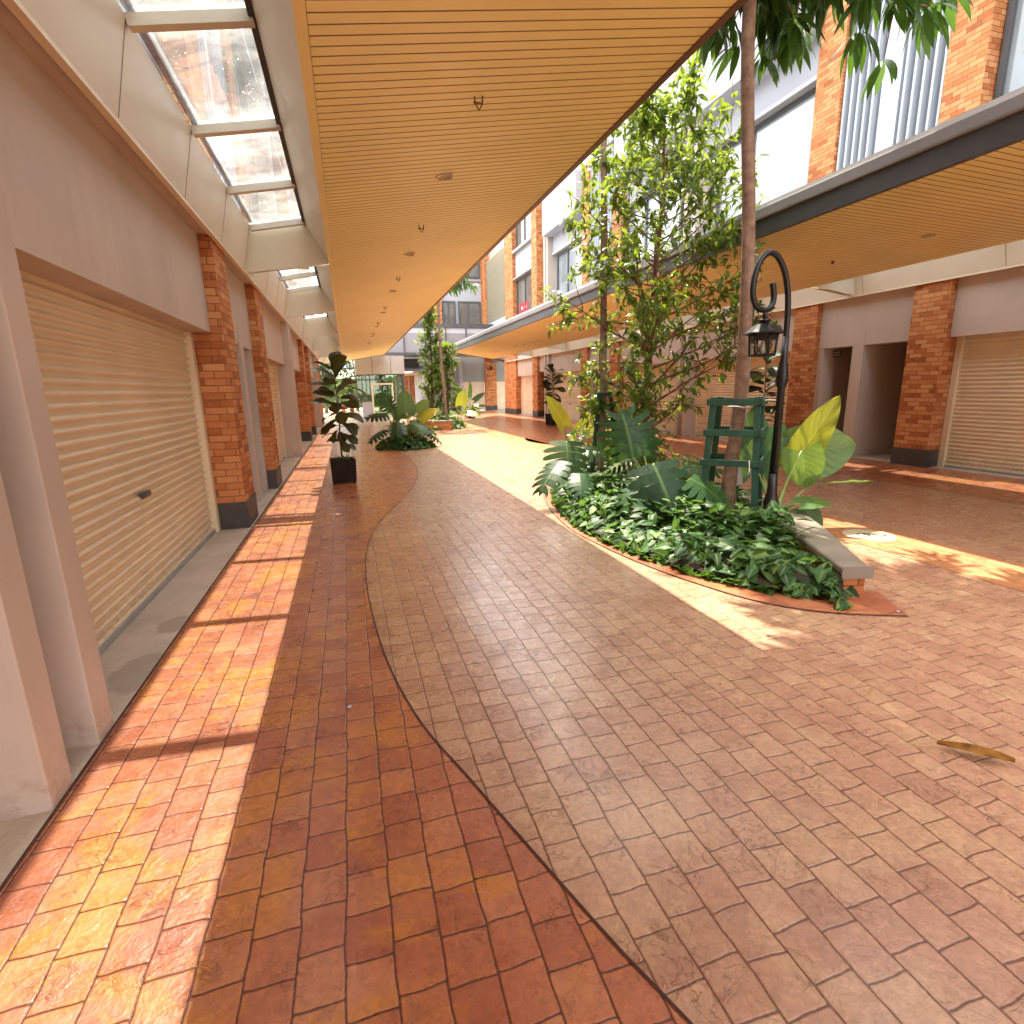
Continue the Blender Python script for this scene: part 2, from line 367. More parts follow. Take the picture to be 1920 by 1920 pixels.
MAT['leafY'] = leafmat('yellow_green_giant_leaf', [(.0, (.10, .17, .02)), (.5, (.17, .24, .025)), (1, (.26, .27, .03))], (.65, .60, .05), .5, .35, vein=(.40, .42, .10), vein_n=7, vein_w=.05, lat=.06)  # yellow-green variant of the giant leaf
MAT['leafS'] = leafmat('strap_leaf', [(.0, (.03, .06, .012)), (.5, (.07, .12, .025)), (1, (.14, .18, .04))], (.30, .40, .05), .3, .4)

# ================================================================ SETTING: ground and paving
def struct(name, mb, m, **k):
    o = mb.build(name, m, **k); tag(o, kind='structure'); return o
def flat(mb, poly, z, m=0):
    mb.face([mb.vert((x, y, z)) for x, y in poly], m)
def catmull(pts, n=10):
    out = []
    P = [pts[0]] + list(pts) + [pts[-1]]
    for i in range(1, len(P) - 2):
        p0, p1, p2, p3 = [V((*p, 0)) if len(p) == 2 else V(p) for p in P[i - 1:i + 3]]
        for k in range(n):
            t = k / n
            q = .5 * ((2 * p1) + (p2 - p0) * t + (2 * p0 - 5 * p1 + 4 * p2 - p3) * t * t + (3 * p1 - p0 - 3 * p2 + p3) * t ** 3)
            out.append((q.x, q.y) if len(pts[0]) == 2 else tuple(q))
    out.append(tuple(pts[-1])); return out

g = MB(); flat(g, [(-400, -400), (400, -400), (400, 400), (-400, 400)], -.012)
struct('ground', g, plain('far_ground', (.30, .25, .19), .9, .1, .4))
g = MB(); flat(g, [(-1.243, -14), (10.5, -14), (10.5, 46), (-1.243, 46)], 0.0)
struct('lane_paving', g, MAT['tan'])
# red edge bands with a winding inner edge
curve_l = catmull([(2.1, -3.0), (1.45, -1.1), (1.04, 0.0), (.71, .89), (.62, 1.13), (.5, 1.5), (.36, 1.94), (.2, 2.47), (.08, 3.31), (.03, 4.59), (.09, 5.79), (.29, 6.88), (.63, 8.0), (.98, 9.32), (1.24, 10.87), (1.33, 12.9), (1.2, 15.1), (.91, 17.4), (.73, 20.0), (.72, 22.5), (.9, 25.5), (1.1, 28.5)], 8)
g = MB()
for a, b in zip(curve_l, curve_l[1:]):
    g.quad((-1.243, a[1], .004), (a[0], a[1], .004), (b[0], b[1], .004), (-1.243, b[1], .004))
struct('red_band', g, MAT['red'])
g = MB(); gr = []
for a, b in zip(curve_l, curve_l[1:]):
    d = (V((*b, 0)) - V((*a, 0))).normalized(); n_ = V((d.y, -d.x, 0)) * .0045
    gr.append((a, n_))
for (a, n1), (b, n2) in zip(gr, gr[1:]):
    g.quad((a[0] - n1.x, a[1] - n1.y, .008), (a[0] + n1.x, a[1] + n1.y, .008), (b[0] + n2.x, b[1] + n2.y, .008), (b[0] - n2.x, b[1] - n2.y, .008))
struct('paving_joint', g, MAT['groove'])
curve_r = catmull([(8.35, -6), (8.35, 3.5), (8.35, 7.5), (7.9, 10), (6.6, 12.3), (5.6, 14.4), (5.3, 16.1), (5.97, 18.4), (7.05, 22.4), (7.64, 26.5), (7.83, 29.3), (7.3, 33), (6.6, 37), (6.2, 42)], 8)
g = MB()
for a, b in zip(curve_r, curve_r[1:]):
    g.quad((a[0], a[1], .004), (10.46, a[1], .004), (10.46, b[1], .004), (b[0], b[1], .004))
struct('red_band', g, MAT['red'])
# orange cycle lane
g = MB(); flat(g, [(4.86, -4), (5.58, -4), (5.58, 30), (4.86, 30)], .004)
struct('cycle_lane', g, MAT['lane'])
# concrete aprons in front of both shop rows
g = MB(); g.box(-8.5, -1.243, -14, 34, -.3, .006); struct('concrete_apron', g, MAT['concrete'])
g = MB(); g.box(10.46, 17.5, -14, 36.2, -.3, .006); struct('concrete_apron', g, MAT['concrete'])
# dark edge joint along the left apron
g = MB(); g.quad((-1.247, -14, .009), (-1.235, -14, .009), (-1.235, 34, .009), (-1.247, 34, .009)); struct('apron_joint', g, MAT['groove'])

# ---- pale round cycle sign set in the lane
dk = thing('cycle_lane_marking', 'round pale disc with a small bicycle drawing set into the orange lane', 'floor marking', (5.21, 4.22, 0))
g = MB(); g.lathe((0, 0, 0), [(.245, .0045), (.245, .0085), (.0, .0088)], 40, cap=False, smooth=False); g.build('disc', MAT['disc'], dk)
g = MB()
def ring(mb, cx, cy, r, z, a0=0, a1=360, wd=.007, n=26, m=0):
    for k in range(n):
        p = [R_(a0 + (a1 - a0) * (k + j) / n) for j in (0, 1)]
        mb.quad(*[(cx + rr * math.cos(q), cy + rr * math.sin(q), z) for rr, q in ((r - wd, p[0]), (r + wd, p[0]), (r + wd, p[1]), (r - wd, p[1]))], m=m)
ring(g, -.055, .02, .055, .0125); ring(g, .095, -.035, .055, .0125)
for a, b in (((-.055, .02), (.0, .05)), ((.0, .05), (.07, .03)), ((.07, .03), (.095, -.035)), ((-.055, .02), (.03, -.005)), ((.03, -.005), (.0, .05)), ((.03, -.005), (.07, .03)), ((.07, .03), (.075, .06))):
    g.beam((a[0], a[1], .011), (b[0], b[1], .011), .009, .003)
g.box(-.03, .02, .05, .068, .010, .0125)
g.build('bicycle_drawing', MAT['black'], dk)

# ================================================================ SHOP ROWS
def corrugated(mb, fx, u0, u1, z0, z1, pitch, depth, mp):
    n = int((z1 - z0) / pitch); rows = []
    prof = [(0, 0), (.22, .0), (.38, .7), (.5, 1), (.72, 1), (.88, .35)]
    for k in range(n):
        for a, h in prof:
            rows.append((z0 + (k + a) * pitch, h * depth))
    rows.append((z1, 0))
    pv = None
    for z, dd in rows:
        i = (mb.vert(mp(fx + dd, u0, z)), mb.vert(mp(fx + dd, u1, z)))
        if pv: mb.face((pv[0], pv[1], i[1], i[0]), 0, True)
        pv = i

def shop_row(side, label, m0, modules, top, lint, u_start, u_end, gf_end, name='shop_row'):
    X0 = 10.35 if side > 0 else -1.28
    mp = (lambda d, u, z: (X0 + d, u, z)) if side > 0 else (lambda d, u, z: (X0 - d, u, z))
    def bx(mb, d0, d1, u0, u1, z0, z1, m=0):
        a = mp(d0, u0, z0); b = mp(d1, u1, z1)
        mb.box(a[0], b[0], a[1], b[1], a[2], b[2], m)
    root = thing(name, label, 'building', mp(0, m0, 0))
    inv = Matrix.Translation(V(mp(0, m0, 0))).inverted()
    def put(mb, nm, mats, parent=root, bevel=0.0):
        o = mb.build(nm, mats, None, bevel); o.parent = parent
        o.matrix_parent_inverse = inv if parent is root else Matrix.Identity(4)
        return o
    # core walls behind everything (upper part), ground floor back wall
    b = MB(); bx(b, .46, 3.0, u_start, u_end, 3.45, top - .3); bx(b, 6.2, 6.8, u_start, gf_end, 0, 3.45); put(b, 'wall', MAT['plaster_w'])
    b = MB(); bx(b, -.06, 3.2, u_start - .02, min(u_end, m0 + modules[-1] * 12.5 + 12.4) if False else u_end, top - .3, top); put(b, 'parapet', MAT['plaster_w'])
    def pillar(u0, u1, t, d1=.5):
        b = MB(); bx(b, 0, d1, u0, u1, .33, t); p = put(b, 'brick_pillar', MAT['brick'])
        b = MB(); bx(b, -.012, d1 - .01, u0 - .012, u1 + .012, 0, .33); o = put(b, 'plinth', MAT['plinth'], p)
        return p
    def shutter(u0, u1, zt, handle_u=None):
        b = MB(); corrugated(b, .36, u0 + .10, u1 - .10, .05, zt, .0745, .028, mp); s_ = put(b, 'roller_shutter', MAT['shutter'])
        for a in (u0, u1 - .10):
            b = MB(); bx(b, .31, .44, a, a + .10, 0, zt); put(b, 'guide_rail', MAT['cream'], s_)
        b = MB(); bx(b, .345, .40, u0 + .10, u1 - .10, .008, .05); put(b, 'bottom_rail', MAT['gutter'], s_)
        hu = handle_u if handle_u is not None else (u0 + u1) / 2
        b = MB(); bx(b, .335, .37, hu - .085, hu + .085, .80, .845); bx(b, .325, .336, hu - .07, hu + .07, .812, .833)
        put(b, 'handle', MAT['steel'], s_, .004)
        b = MB(); bx(b, .46, .6, u0, u1, 0, zt + .02); put(b, 'shutter_backing', MAT['dark'], s_)
    def lintel(u0, u1, zb, zt=3.6, d0=.13):
        b = MB(); bx(b, d0, .45, u0, u1, zb, zt); put(b, 'lintel', MAT['plaster'])
    def fin_pair(c, t):
        for s_ in (-1, 1):
            a = c + s_ * .215
            b = MB(); bx(b, -.03, 2.0, a - .085, a + .085, 0, t); put(b, 'party_wall_fin', MAT['plaster'], bevel=.006)
        b = MB(); bx(b, .18, .44, c - .13, c + .13, 0, t - .1); put(b, 'recess_wall', MAT['plaster'])
        b = MB(); b.tube([mp(.10, c, 3.5), mp(.10, c, t - .2)], .05, 10); put(b, 'rain_pipe', MAT['white'])
    def window(u0, u1, z0, z1, split, sill=True, mat='win', d=.30):
        b = MB(); fw_ = .09
        for a in (u0, u1 - fw_): bx(b, d - .06, d + .08, a, a + fw_, z0, z1)
        for z in (z0, z1 - fw_): bx(b, d - .055, d + .075, u0 + fw_, u1 - fw_, z, z + fw_)
        us = u0 + (u1 - u0) * split
        bx(b, d - .05, d + .07, us - .05, us + .05, z0 + fw_, z1 - fw_)
        bx(b, d - .03, d + .07, us + .05, u1 - fw_, z0 + fw_, z0 + .22)
        w_ = put(b, 'window', MAT['steel'])
        b = MB(); bx(b, d + .0, d + .03, u0 + fw_, us - .05, z0 + fw_, z1 - fw_); bx(b, d + .01, d + .04, us + .05, u1 - fw_, z0 + .22, z1 - fw_)
        put(b, 'pane', MAT[mat], w_)
        if sill:
            b = MB(); bx(b, .02, .46, u0 - .12, u1 + .06, z1 + .003, z1 + .10); put(b, 'window_hood', MAT['gutter'], w_)
        return w_
    def door_bay(u0, u1, zb, left=False):
        uc = (u0 + u1) / 2
        b = MB(); bx(b, .12, 6.1, uc - .06, uc + .20, 0, zb + .3); put(b, 'partition_wall', MAT['plaster'])
        b = MB(); bx(b, 1.75, 2.19, uc + .21, u1 + .3, 0, zb + .4); put(b, 'back_wall', MAT['plaster'])
        b = MB(); bx(b, .14, .5, u1 - .13, u1, 0, zb + .1); put(b, 'jamb', MAT['plaster'])
        b = MB(); bx(b, .51, 6.1, u0 - .5, u0 - .02, 0, zb + .3); put(b, 'side_wall', MAT['plaster']); b = MB(); bx(b, .51, 2.19, u1 + .0, u1 + .4, 0, zb + .3); put(b, 'side_wall', MAT['plaster'])
        b = MB(); bx(b, .46, 6.19, u0 - .3, u1 + .3, zb + .08, zb + .2); put(b, 'lobby_ceiling', MAT['plaster'])
        # grille window in the farther lobby
        b = MB(); bx(b, 1.70, 1.745, uc + .30, u1 - .10, 1.2, 2.02); gw = put(b, 'grille_window', MAT['dark'])
        b = MB()
        for k in range(6): bx(b, 1.66, 1.675, uc + .30, u1 - .10, 1.27 + k * .125, 1.282 + k * .125)
        put(b, 'grille', MAT['gutter'], gw)
        b = MB(); bx(b, 5.55, 5.745, u0 + .01, uc - .065, 0, zb + .06); dr = put(b, 'corridor_shade', MAT['dark'])  # near-black sheet closing the nearer corridor, its colour stands in for deep shade
        b = MB(); bx(b, 1.70, 1.745, uc + .34, u1 - .10, 0, .95); put(b, 'lower_grille', MAT['black'])
        b = MB(); bx(b, .40, .42, u1 - .36, u1 - .16, zb - .19, zb - .05); sg = put(b, 'unit_number_plate', MAT['black'], bevel=.004)
        b = MB()
        for r_ in range(2):
            for k in range(3): bx(b, .394, .399, u1 - .33 + k * .055, u1 - .295 + k * .055, zb - .16 + r_ * .055, zb - .135 + r_ * .055)
        put(b, 'number_mark', MAT['disc'], sg)
    def blades(u0, u1, z0, z1):
        b = MB(); bx(b, .30, .45, u0, u1, z0, z1); put(b, 'light_panel', MAT['frost'])
        span = u1 - u0; n = 5
        for g0, g1 in ((u0 + .06, u0 + span * .36), (u1 - span * .34, u1 - .06)):
            for k in range(n):
                a = g0 + (g1 - g0) * k / (n - 1)
                b = MB(); bx(b, .05, .28, a - .022, a + .022, z0, z1); put(b, 'sun_blade', MAT['white'])
        b = MB(); bx(b, .10, .295, u0 + span * .42, u0 + span * .60, z0, z1); put(b, 'sun_blade', MAT['white'])
    for k in modules:
        c = m0 + 12.5 * k
        ps = (c + 4.48, c + 5.14, c + 7.35, c + 8.02)
        pillar(ps[0], ps[1], top - .3); pillar(ps[2], ps[3], top - .3)
        fin_pair(c, top - .3)
        for (a, e) in ((c + .31, ps[0] - .012), (ps[3] + .012, c + 12.19)):
            shutter(a, e, lint + .03); lintel(a, e, lint)
            window(a + .55 if a < c + 4 else a + .03, e - .03 if a < c + 4 else e - .55, 4.7, 8.05, .62)
            b = MB(); bx(b, .22, .455, a, e, 8.16, 9.0); put(b, 'spandrel', MAT['plaster_w'])
            b = MB(); bx(b, -.32, .455, a - .02, e + .02, 9.0, top - .32); put(b, 'eave_box', MAT['plaster_w'])
        lintel(ps[1], ps[2], lint + .0)
        door_bay(ps[1], ps[2], lint)
        blades(ps[1] + .01, ps[2] - .01, 4.3, top - .35)
    return dict(root=root, put=put, bx=bx, pillar=pillar, shutter=shutter, lintel=lintel, fin_pair=fin_pair, window=window, mp=mp)

L = shop_row(-1, 'long left shop row with brick pillars and a large cream shutter nearest us', 2.57, [-1, 0, 1], 10.9, 2.28, -9.9, 31.0, 31.0)
L['fin_pair'](2.57 + 25, 10.6); L['pillar'](28.9, 29.6, 10.6); L['pillar'](30.3, 30.98, 10.6)
L['lintel'](27.9, 30.3, 2.28); L['shutter'](27.9, 28.9, 2.31)

Rr = shop_row(1, 'long right shop row with brick pillars, white sun blades and grey framed windows', 2.98, [-1, 0, 1], 10.9, 2.36, -9.5, 28.4, 36.2)
Rr['fin_pair'](28.0, 12.2)
Rr['pillar'](29.5, 30.35, 12.6); Rr['lintel'](28.35, 29.5, 2.5); Rr['lintel'](30.36, 33.6, 2.36); Rr['shutter'](30.4, 33.55, 2.39, 31.4); Rr['pillar'](33.6, 36.2, 3.6)
b = MB(); Rr['bx'](b, .4, 3.0, 28.4, 41.6, 3.5, 12.3); Rr['put'](b, 'wall', MAT['plaster_w'])
b = MB(); Rr['bx'](b, .4, 2.0, 28.3, 29.5, 0, 2.5); Rr['put'](b, 'dark_doorway', MAT['dark'])
b = MB(); Rr['bx'](b, -.05, 3.2, 28.4, 41.6, 12.3, 12.7); Rr['put'](b, 'parapet', MAT['plaster_w'])
# far part: two stacked windows between pillars, then a tall louvre
Rr['window'](30.4, 33.9, 4.6, 8.1, .55, mat='dwin'); Rr['window'](30.4, 33.9, 9.75, 12.0, .55, mat='dwin', sill=False)
b = MB(); Rr['bx'](b, .2, .41, 30.36, 33.95, 8.3, 9.65); Rr['put'](b, 'spandrel', MAT['plaster_w'])
b = MB(); Rr['bx'](b, -.03, .41, 30.36, 33.95, 9.6, 9.74); Rr['put'](b, 'window_sill', MAT['gutter'])
b = MB(); Rr['bx'](b, 0, .5, 34.0, 35.7, 3.62, 12.3); Rr['put'](b, 'brick_pillar', MAT['brick'])
b = MB(); Rr['bx'](b, 0, .5, 41.0, 41.6, 3.62, 12.3); Rr['put'](b, 'brick_pillar', MAT['brick'])
b = MB(); Rr['bx'](b, .36, .40, 35.7, 41.0, 3.7, 12.3); lv = Rr['put'](b, 'louvre', MAT['greypanel'])
b = MB()
for k in range(34):
    z = 6.4 + k * .125
    Rr['bx'](b, .12, .24, 35.72, 40.98, z, z + .045)
for k in range(5): Rr['bx'](b, .245, .33, 35.75 + k * 1.29, 35.85 + k * 1.29, 6.3, 10.7)
Rr['put'](b, 'louvre_blades', MAT['beige_louvre'], lv)
b = MB(); Rr['bx'](b, .05, .35, 35.72, 40.98, 4.0, 6.3); Rr['put'](b, 'louvre_base', MAT['white'])
# red notice in the far window, pictures in the nearest big window
b = MB(); Rr['bx'](b, .285, .296, 31.85, 33.55, 5.55, 6.65); sg = Rr['put'](b, 'red_notice', MAT['redsign'])
b = MB()
for k, (a, ww) in enumerate(((0, .22), (.3, .2), (.58, .2), (.86, .22), (1.16, .24))): Rr['bx'](b, .278, .284, 31.98 + a, 31.98 + a + ww, 5.72, 6.02)
for a in (.2, .85): Rr['bx'](b, .278, .284, 31.98 + a, 31.98 + a + .32, 6.28, 6.46)
Rr['put'](b, 'notice_lettering', MAT['white'], sg)
for z0, z1, mm in ((6.62, 7.0, 'disc'), (7.02, 7.8, 'poster')):
    b = MB(); Rr['bx'](b, .285, .297, 5.6, 7.12, z0, z1); Rr['put'](b, 'window_poster', MAT[mm])

# ================================================================ CANOPIES
def canopy(side, label, y0, y1, troughs, xo, zo, xi, zi, xw, zw, gl, gr, zg_w, zg_s, end=None, bars=1.49, fasc='fascia_b'):
    """side -1 left / +1 right; xo outer edge, xi slat inner edge, xw wall edge; troughs = [(ya, yb)] sky-light wells"""
    root = thing('walkway_canopy', label, 'canopy', (xw, y0, zw))
    inv = Matrix.Translation(V((xw, y0, zw))).inverted()
    def put(mb, nm, m, parent=root, bevel=0):
        o = mb.build(nm, m, None, bevel); o.parent = parent
        o.matrix_parent_inverse = inv if parent is root else Matrix.Identity(4)
        return o
    yend = (lambda x: y1) if end is None else (lambda x: end[0] + (end[1] - end[0]) * (x - xo) / (xw - xo))
    sx = 1 if xo > xi else -1
    # slatted soffit
    b = MB(); pitch = .094; gap = .0115; dep = .018; y = y0
    xa = xi + sx * .065
    za = zi + (zo - zi) * (xa - xi) / (xo - xi)
    n = int((y1 - y0) / pitch)
    for k in range(n):
        ya, yb = y0 + k * pitch, y0 + (k + 1) * pitch - gap; yc = y0 + (k + 1) * pitch
        ex = []
        x_lo, x_hi = xa, xo
        if end is not None and yc > min(end):
            # clip the slat to the slanting end
            xc = xo + (yc - end[0]) / (end[1] - end[0]) * (xw - xo)
            x_hi = max(min(xc, max(xa, xo)), min(xa, xo))
            if abs(x_hi - x_lo) < .02: continue
        zz = lambda x: zi + (zo - zi) * (x - xi) / (xo - xi)
        A = [(x_lo, zz(x_lo)), (x_hi, zz(x_hi))]
        def st(yq, dz): return [b.vert((x, yq, z + dz)) for x, z in A]
        r0, r1, r2, r3 = st(ya, 0), st(yb, 0), st(yb, dep), st(yc, dep); r4 = st(yc, 0)
        for p, q, mi in ((r0, r1, 0), (r1, r2, 1), (r2, r3, 1), (r3, r4, 1)): b.face((p[0], p[1], q[1], q[0]), mi)
    put(b, 'slatted_soffit', [MAT['soffit'], MAT['gap']])
    # inner trim strip and body
    b = MB(); b.box(xi, xi + sx * .062, y0, min(y1, yend(xi)), zi - .004, zi + .05); put(b, 'edge_trim', MAT['soffit'])
    b = MB()
    P = [(xi + sx * .01, zi + .055), (xo - sx * .01, zo + .02), (xo - sx * .01, zo + .17), (xi + sx * .01, zi + .42)]
    ends = (lambda x: y0, yend)
    i0 = [b.vert((x, y0, z)) for x, z in P]; i1 = [b.vert((x, min(y1, yend(x)), z)) for x, z in P]
    for k in range(4): b.face((i0[k], i0[(k + 1) % 4], i1[(k + 1) % 4], i1[k]))
    b.face(i0[::-1]); b.face(i1); put(b, 'roof_deck', MAT['gutter'])
    # fascia and gutter along the outer edge
    ye = min(y1, yend(xo))
    b = MB()
    if fasc == 'fascia_b':
        b.box(xo, xo + sx * .05, y0, ye, zo - .012, zo + .18); put(b, 'fascia', MAT['fascia_b'])
    else:
        b.box(xo, xo + sx * .07, y0, ye, zo - .012, zo + .215); put(b, 'fascia', MAT['steel'])
        b = MB(); b.box(xo - sx * .05, xo + sx * .12, y0, ye, zo + .219, zo + .33); b.box(xo + sx * .072, xo + sx * .122, y0, ye, zo + .205, zo + .217); put(b, 'gutter', MAT['gutter'], bevel=.015)
        b = MB(); b.box(xo - sx * .1, xo + sx * .10, y0, ye, zo + .334, zo + .385); put(b, 'gutter_lip', MAT['bright'])
    # end trim
    b = MB(); b.beam((xo, yend(xo) + .02, zo + .06), (xi, yend(xi) + .02, zi + .06), .05, .16); b.beam((xi, yend(xi) + .02, zi + .06), (xw, yend(xw) + .02, zw + .06), .05, .16)
    put(b, 'end_trim', MAT['fascia_b'] if fasc == 'fascia_b' else MAT['steel'])
    # sky-light wells
    gw, gs = (gl, gr) if abs(gl - xw) < abs(gr - xw) else (gr, gl)
    for (ya, yb) in troughs:
        yb_w = min(yb, yend(xw))
        b = MB()
        b.quad((xw, ya, zw), (xw, yb, zw), (gw, yb - .03, zg_w), (gw, ya + .03, zg_w))
        b.quad((xi, ya, zi + .04), (gs, ya + .03, zg_s), (gs, yb - .03, zg_s), (xi, yb, zi + .04))
        b.quad((xw, yb, zw), (xi, yb, zi + .04), (gs, yb - .03, zg_s), (gw, yb - .03, zg_w))
        b.quad((xw, ya, zw), (gw, ya + .03, zg_w), (gs, ya + .03, zg_s), (xi, ya, zi + .04))
        wl_ = put(b, 'skylight_well', MAT['panel'])
        # outer roof skin of the well so no light leaks round it
        b = MB(); o_ = .05
        b.quad((xw - (gw - xw) * .0 + (o_ if side > 0 else -o_), ya, zw + .02), (xw + (o_ if side > 0 else -o_), yb, zw + .02), (gw + (o_ if side > 0 else -o_), yb, zg_w + .01), (gw + (o_ if side > 0 else -o_), ya, zg_w + .01))
        put(b, 'well_backing', MAT['gutter'], wl_)
        # panel seams
        yy = yb - .2
        while yy > ya:
            b = MB(); b.beam((xw + (gw - xw) * .02, yy, zw + (zg_w - zw) * .02 - .001), (xw + (gw - xw) * .98, yy, zw + (zg_w - zw) * .98 - .001), .006, .004, (1, 0, 0)); put(b, 'panel_seam', MAT['fascia_b'], wl_); yy -= bars
        # bars and panes
        yy = yb - .17; ys = []
        while yy > ya + .05: ys.append(yy); yy -= bars
        for q in ys:
            b = MB(); b.beam((gw, q, zg_w - .02), (gs, q, zg_s - .02), .075, .07); put(b, 'glazing_bar', MAT['frame_w'], wl_)
        b = MB(); b.beam((gs, ya, zg_s - .005), (gs, yb, zg_s - .005), .05, .06); put(b, 'dark_edge_bar', MAT['black'], wl_)
        b = MB(); b.beam((gw + (.03 if side < 0 else -.03), ya + .05, zg_w + .09), (gw + (.03 if side < 0 else -.03), yb - .2, zg_w + .09), .05, .05)
        put(b, 'flashing', MAT['white'], wl_)
        b = MB(); b.quad((gw, ya, zg_w + .03), (gs, ya, zg_s + .03), (gs, yb, zg_s + .03), (gw, yb, zg_w + .03)); put(b, 'pane', MAT['glass'], wl_)
    # cross beams between wells and channel at the wall
    for (a, b_) in zip(troughs, troughs[1:]):
        if abs(b_[0] - a[1]) < .4:
            b = MB(); b.box(gw, gs, a[1] + .002, b_[0] - .002, zw + .10, max(zg_w, zg_s)); put(b, 'cross_beam', MAT['panel'])
    wside = -1 if side < 0 else 1
    yc = min(y1, yend(xw))
    b = MB(); b.box(xw, xw + wside * .05, y0, yc, zw - .03, zw + .03); put(b, 'wall_channel', MAT['cream'])
    b = MB(); b.box(xw + wside * .0505, xw + wside * .22, y0, yc, zw + .0, zw + .04); put(b, 'wall_closer', MAT['plaster'])
    return root, put

zl = lambda x: 3.42 + (x + .10) * .16
rootL, putL = canopy(-1, 'cream slatted canopy overhead on the left with glazed sky-light wells along the shops', -9.0, 35.8,
    [(-6.1, -1.06), (-1.0, 1.38), (1.44, 9.06), (9.14, 14.14), (14.2, 19.45), (19.5, 24.6), (24.7, 29.7), (29.8, 35.7)], 2.42, 3.83, -.10, 3.43, -1.235, 3.30, -1.108, -.384, 3.87, 4.0)
rootR, putR = canopy(1, 'cream slatted canopy on the far right with a charcoal fascia and pale gutter', -9.0, 36.0,
    [(-6.0, -1.0), (-.9, 4.1), (4.2, 9.36), (9.5, 14.7), (14.8, 19.9), (20, 25), (25.1, 30.1)], 5.75, 3.61, 9.12, 3.48, 10.29, 3.36, 10.16, 9.36, 3.80, 3.92, end=(30.2, 36.0), bars=2.55, fasc='steel')
for x, ys, z_ in ((1.07, (2.6, 5.72, 8.84, 12.05, 15.2, 18.4, 21.6, 24.8, 28.0), None), (7.75, (-.4, 2.8, 6.0, 9.25, 12.4, 15.6, 18.8, 22.0, 25.2, 28.4), 1)):
    pt = putL if z_ is None else putR
    for y in ys:
        z = 3.43 + (x + .1) * (.4 / 2.52) if z_ is None else 3.48 + (9.12 - x) * (.13 / 3.37)
        b = MB(); b.lathe((x, y, z), [(.085, -.001), (.085, -.014), (.07, -.016), (.065, -.006), (.0, -.005)], 20, cap=False); pt(b, 'downlight', MAT['disc'])
for y in (4.22, 7.34, 10.55, 14.1, 17.2, 20.4, 23.6):
    z = 3.43 + 1.17 * (.4 / 2.52)
    b = MB(); b.tube([(1.03, y, z), (1.035, y, z - .05), (1.06, y, z - .09), (1.085, y, z - .05), (1.09, y, z)], .006, 6); b.tube([(1.02, y, z - .045), (1.09, y, z - .045)], .006, 6)
    putL(b, 'lamp_hook', MAT['fascia_b'])
    b = MB(); b.lathe((7.75, y + .2, 3.53), [(.02, 0), (.025, -.03), (.012, -.05)], 8); putR(b, 'sprinkler', MAT['fascia_b'])
# slim post carrying the right canopy near the tall tree
b = MB(); b.box(5.79, 5.87, 7.02, 7.10, 0.0, 3.60); putR(b, 'support_post', MAT['gutter'])

# ================================================================ PLANT HELPERS
def frame(d, n):
    d = V(d).normalized(); n = V(n); n = n - d * n.dot(d)
    if n.length < 1e-4:
        n = V((0, 0, 1)) if abs(d.z) < .9 else V((1, 0, 0)); n = n - d * n.dot(d)
    n.normalize(); return d, n, d.cross(n)
PROF = {
    'lance': lambda t: max(0, math.sin(math.pi * min(1, t ** .85))) ** .9,
    'obov': lambda t: (max(0, math.sin(math.pi * t ** 1.5)) ** .75) * .98 + .04 * (1 - t),
    'fiddle': lambda t: (.30 + .55 * t + .45 * t * t) * (max(0, 1 - t ** 5.0)) ** .6 * (min(1, t * 6 + .25)) - .10 * math.exp(-((t - .33) / .13) ** 2),
    'strap': lambda t: (1 - t ** 2.5) * min(1, t * 8 + .4),
}
def leaf(mb, base, d, n, L, W, kind='lance', droop=.25, fold=.18, segs=4, rnd=None, m=0, wave=0.0):
    d, n, s = frame(d, n); base = V(base); f = PROF[kind]; rnd = random.random() if rnd is None else rnd
    rows = []
    for k in range(segs + 1):
        t = k / segs
        c = base + d * (L * t * (1 - .18 * droop * t)) - n * (droop * L * t * t)
        wd = W * .5 * f(t)
        wv = wave * math.sin(t * 9 + rnd * 20) * W
        if k == segs or (k == 0 and wd < W * .02):
            rows.append([mb.vert(c, (rnd, 0, t))])
        else:
            rows.append([mb.vert(c - s * wd + n * (fold * wd + wv), (rnd, 1, t)), mb.vert(c, (rnd, 0, t)), mb.vert(c + s * wd + n * (fold * wd - wv), (rnd, 1, t))])
    for a, b in zip(rows, rows[1:]):
        if len(a) == 1 and len(b) == 3: mb.face((a[0], b[1], b[0]), m, True); mb.face((a[0], b[2], b[1]), m, True)
        elif len(a) == 3 and len(b) == 1: mb.face((a[0], a[1], b[0]), m, True); mb.face((a[1], a[2], b[0]), m, True)
        elif len(a) == 3: mb.face((a[0], a[1], b[1], b[0]), m, True); mb.face((a[1], a[2], b[2], b[1]), m, True)
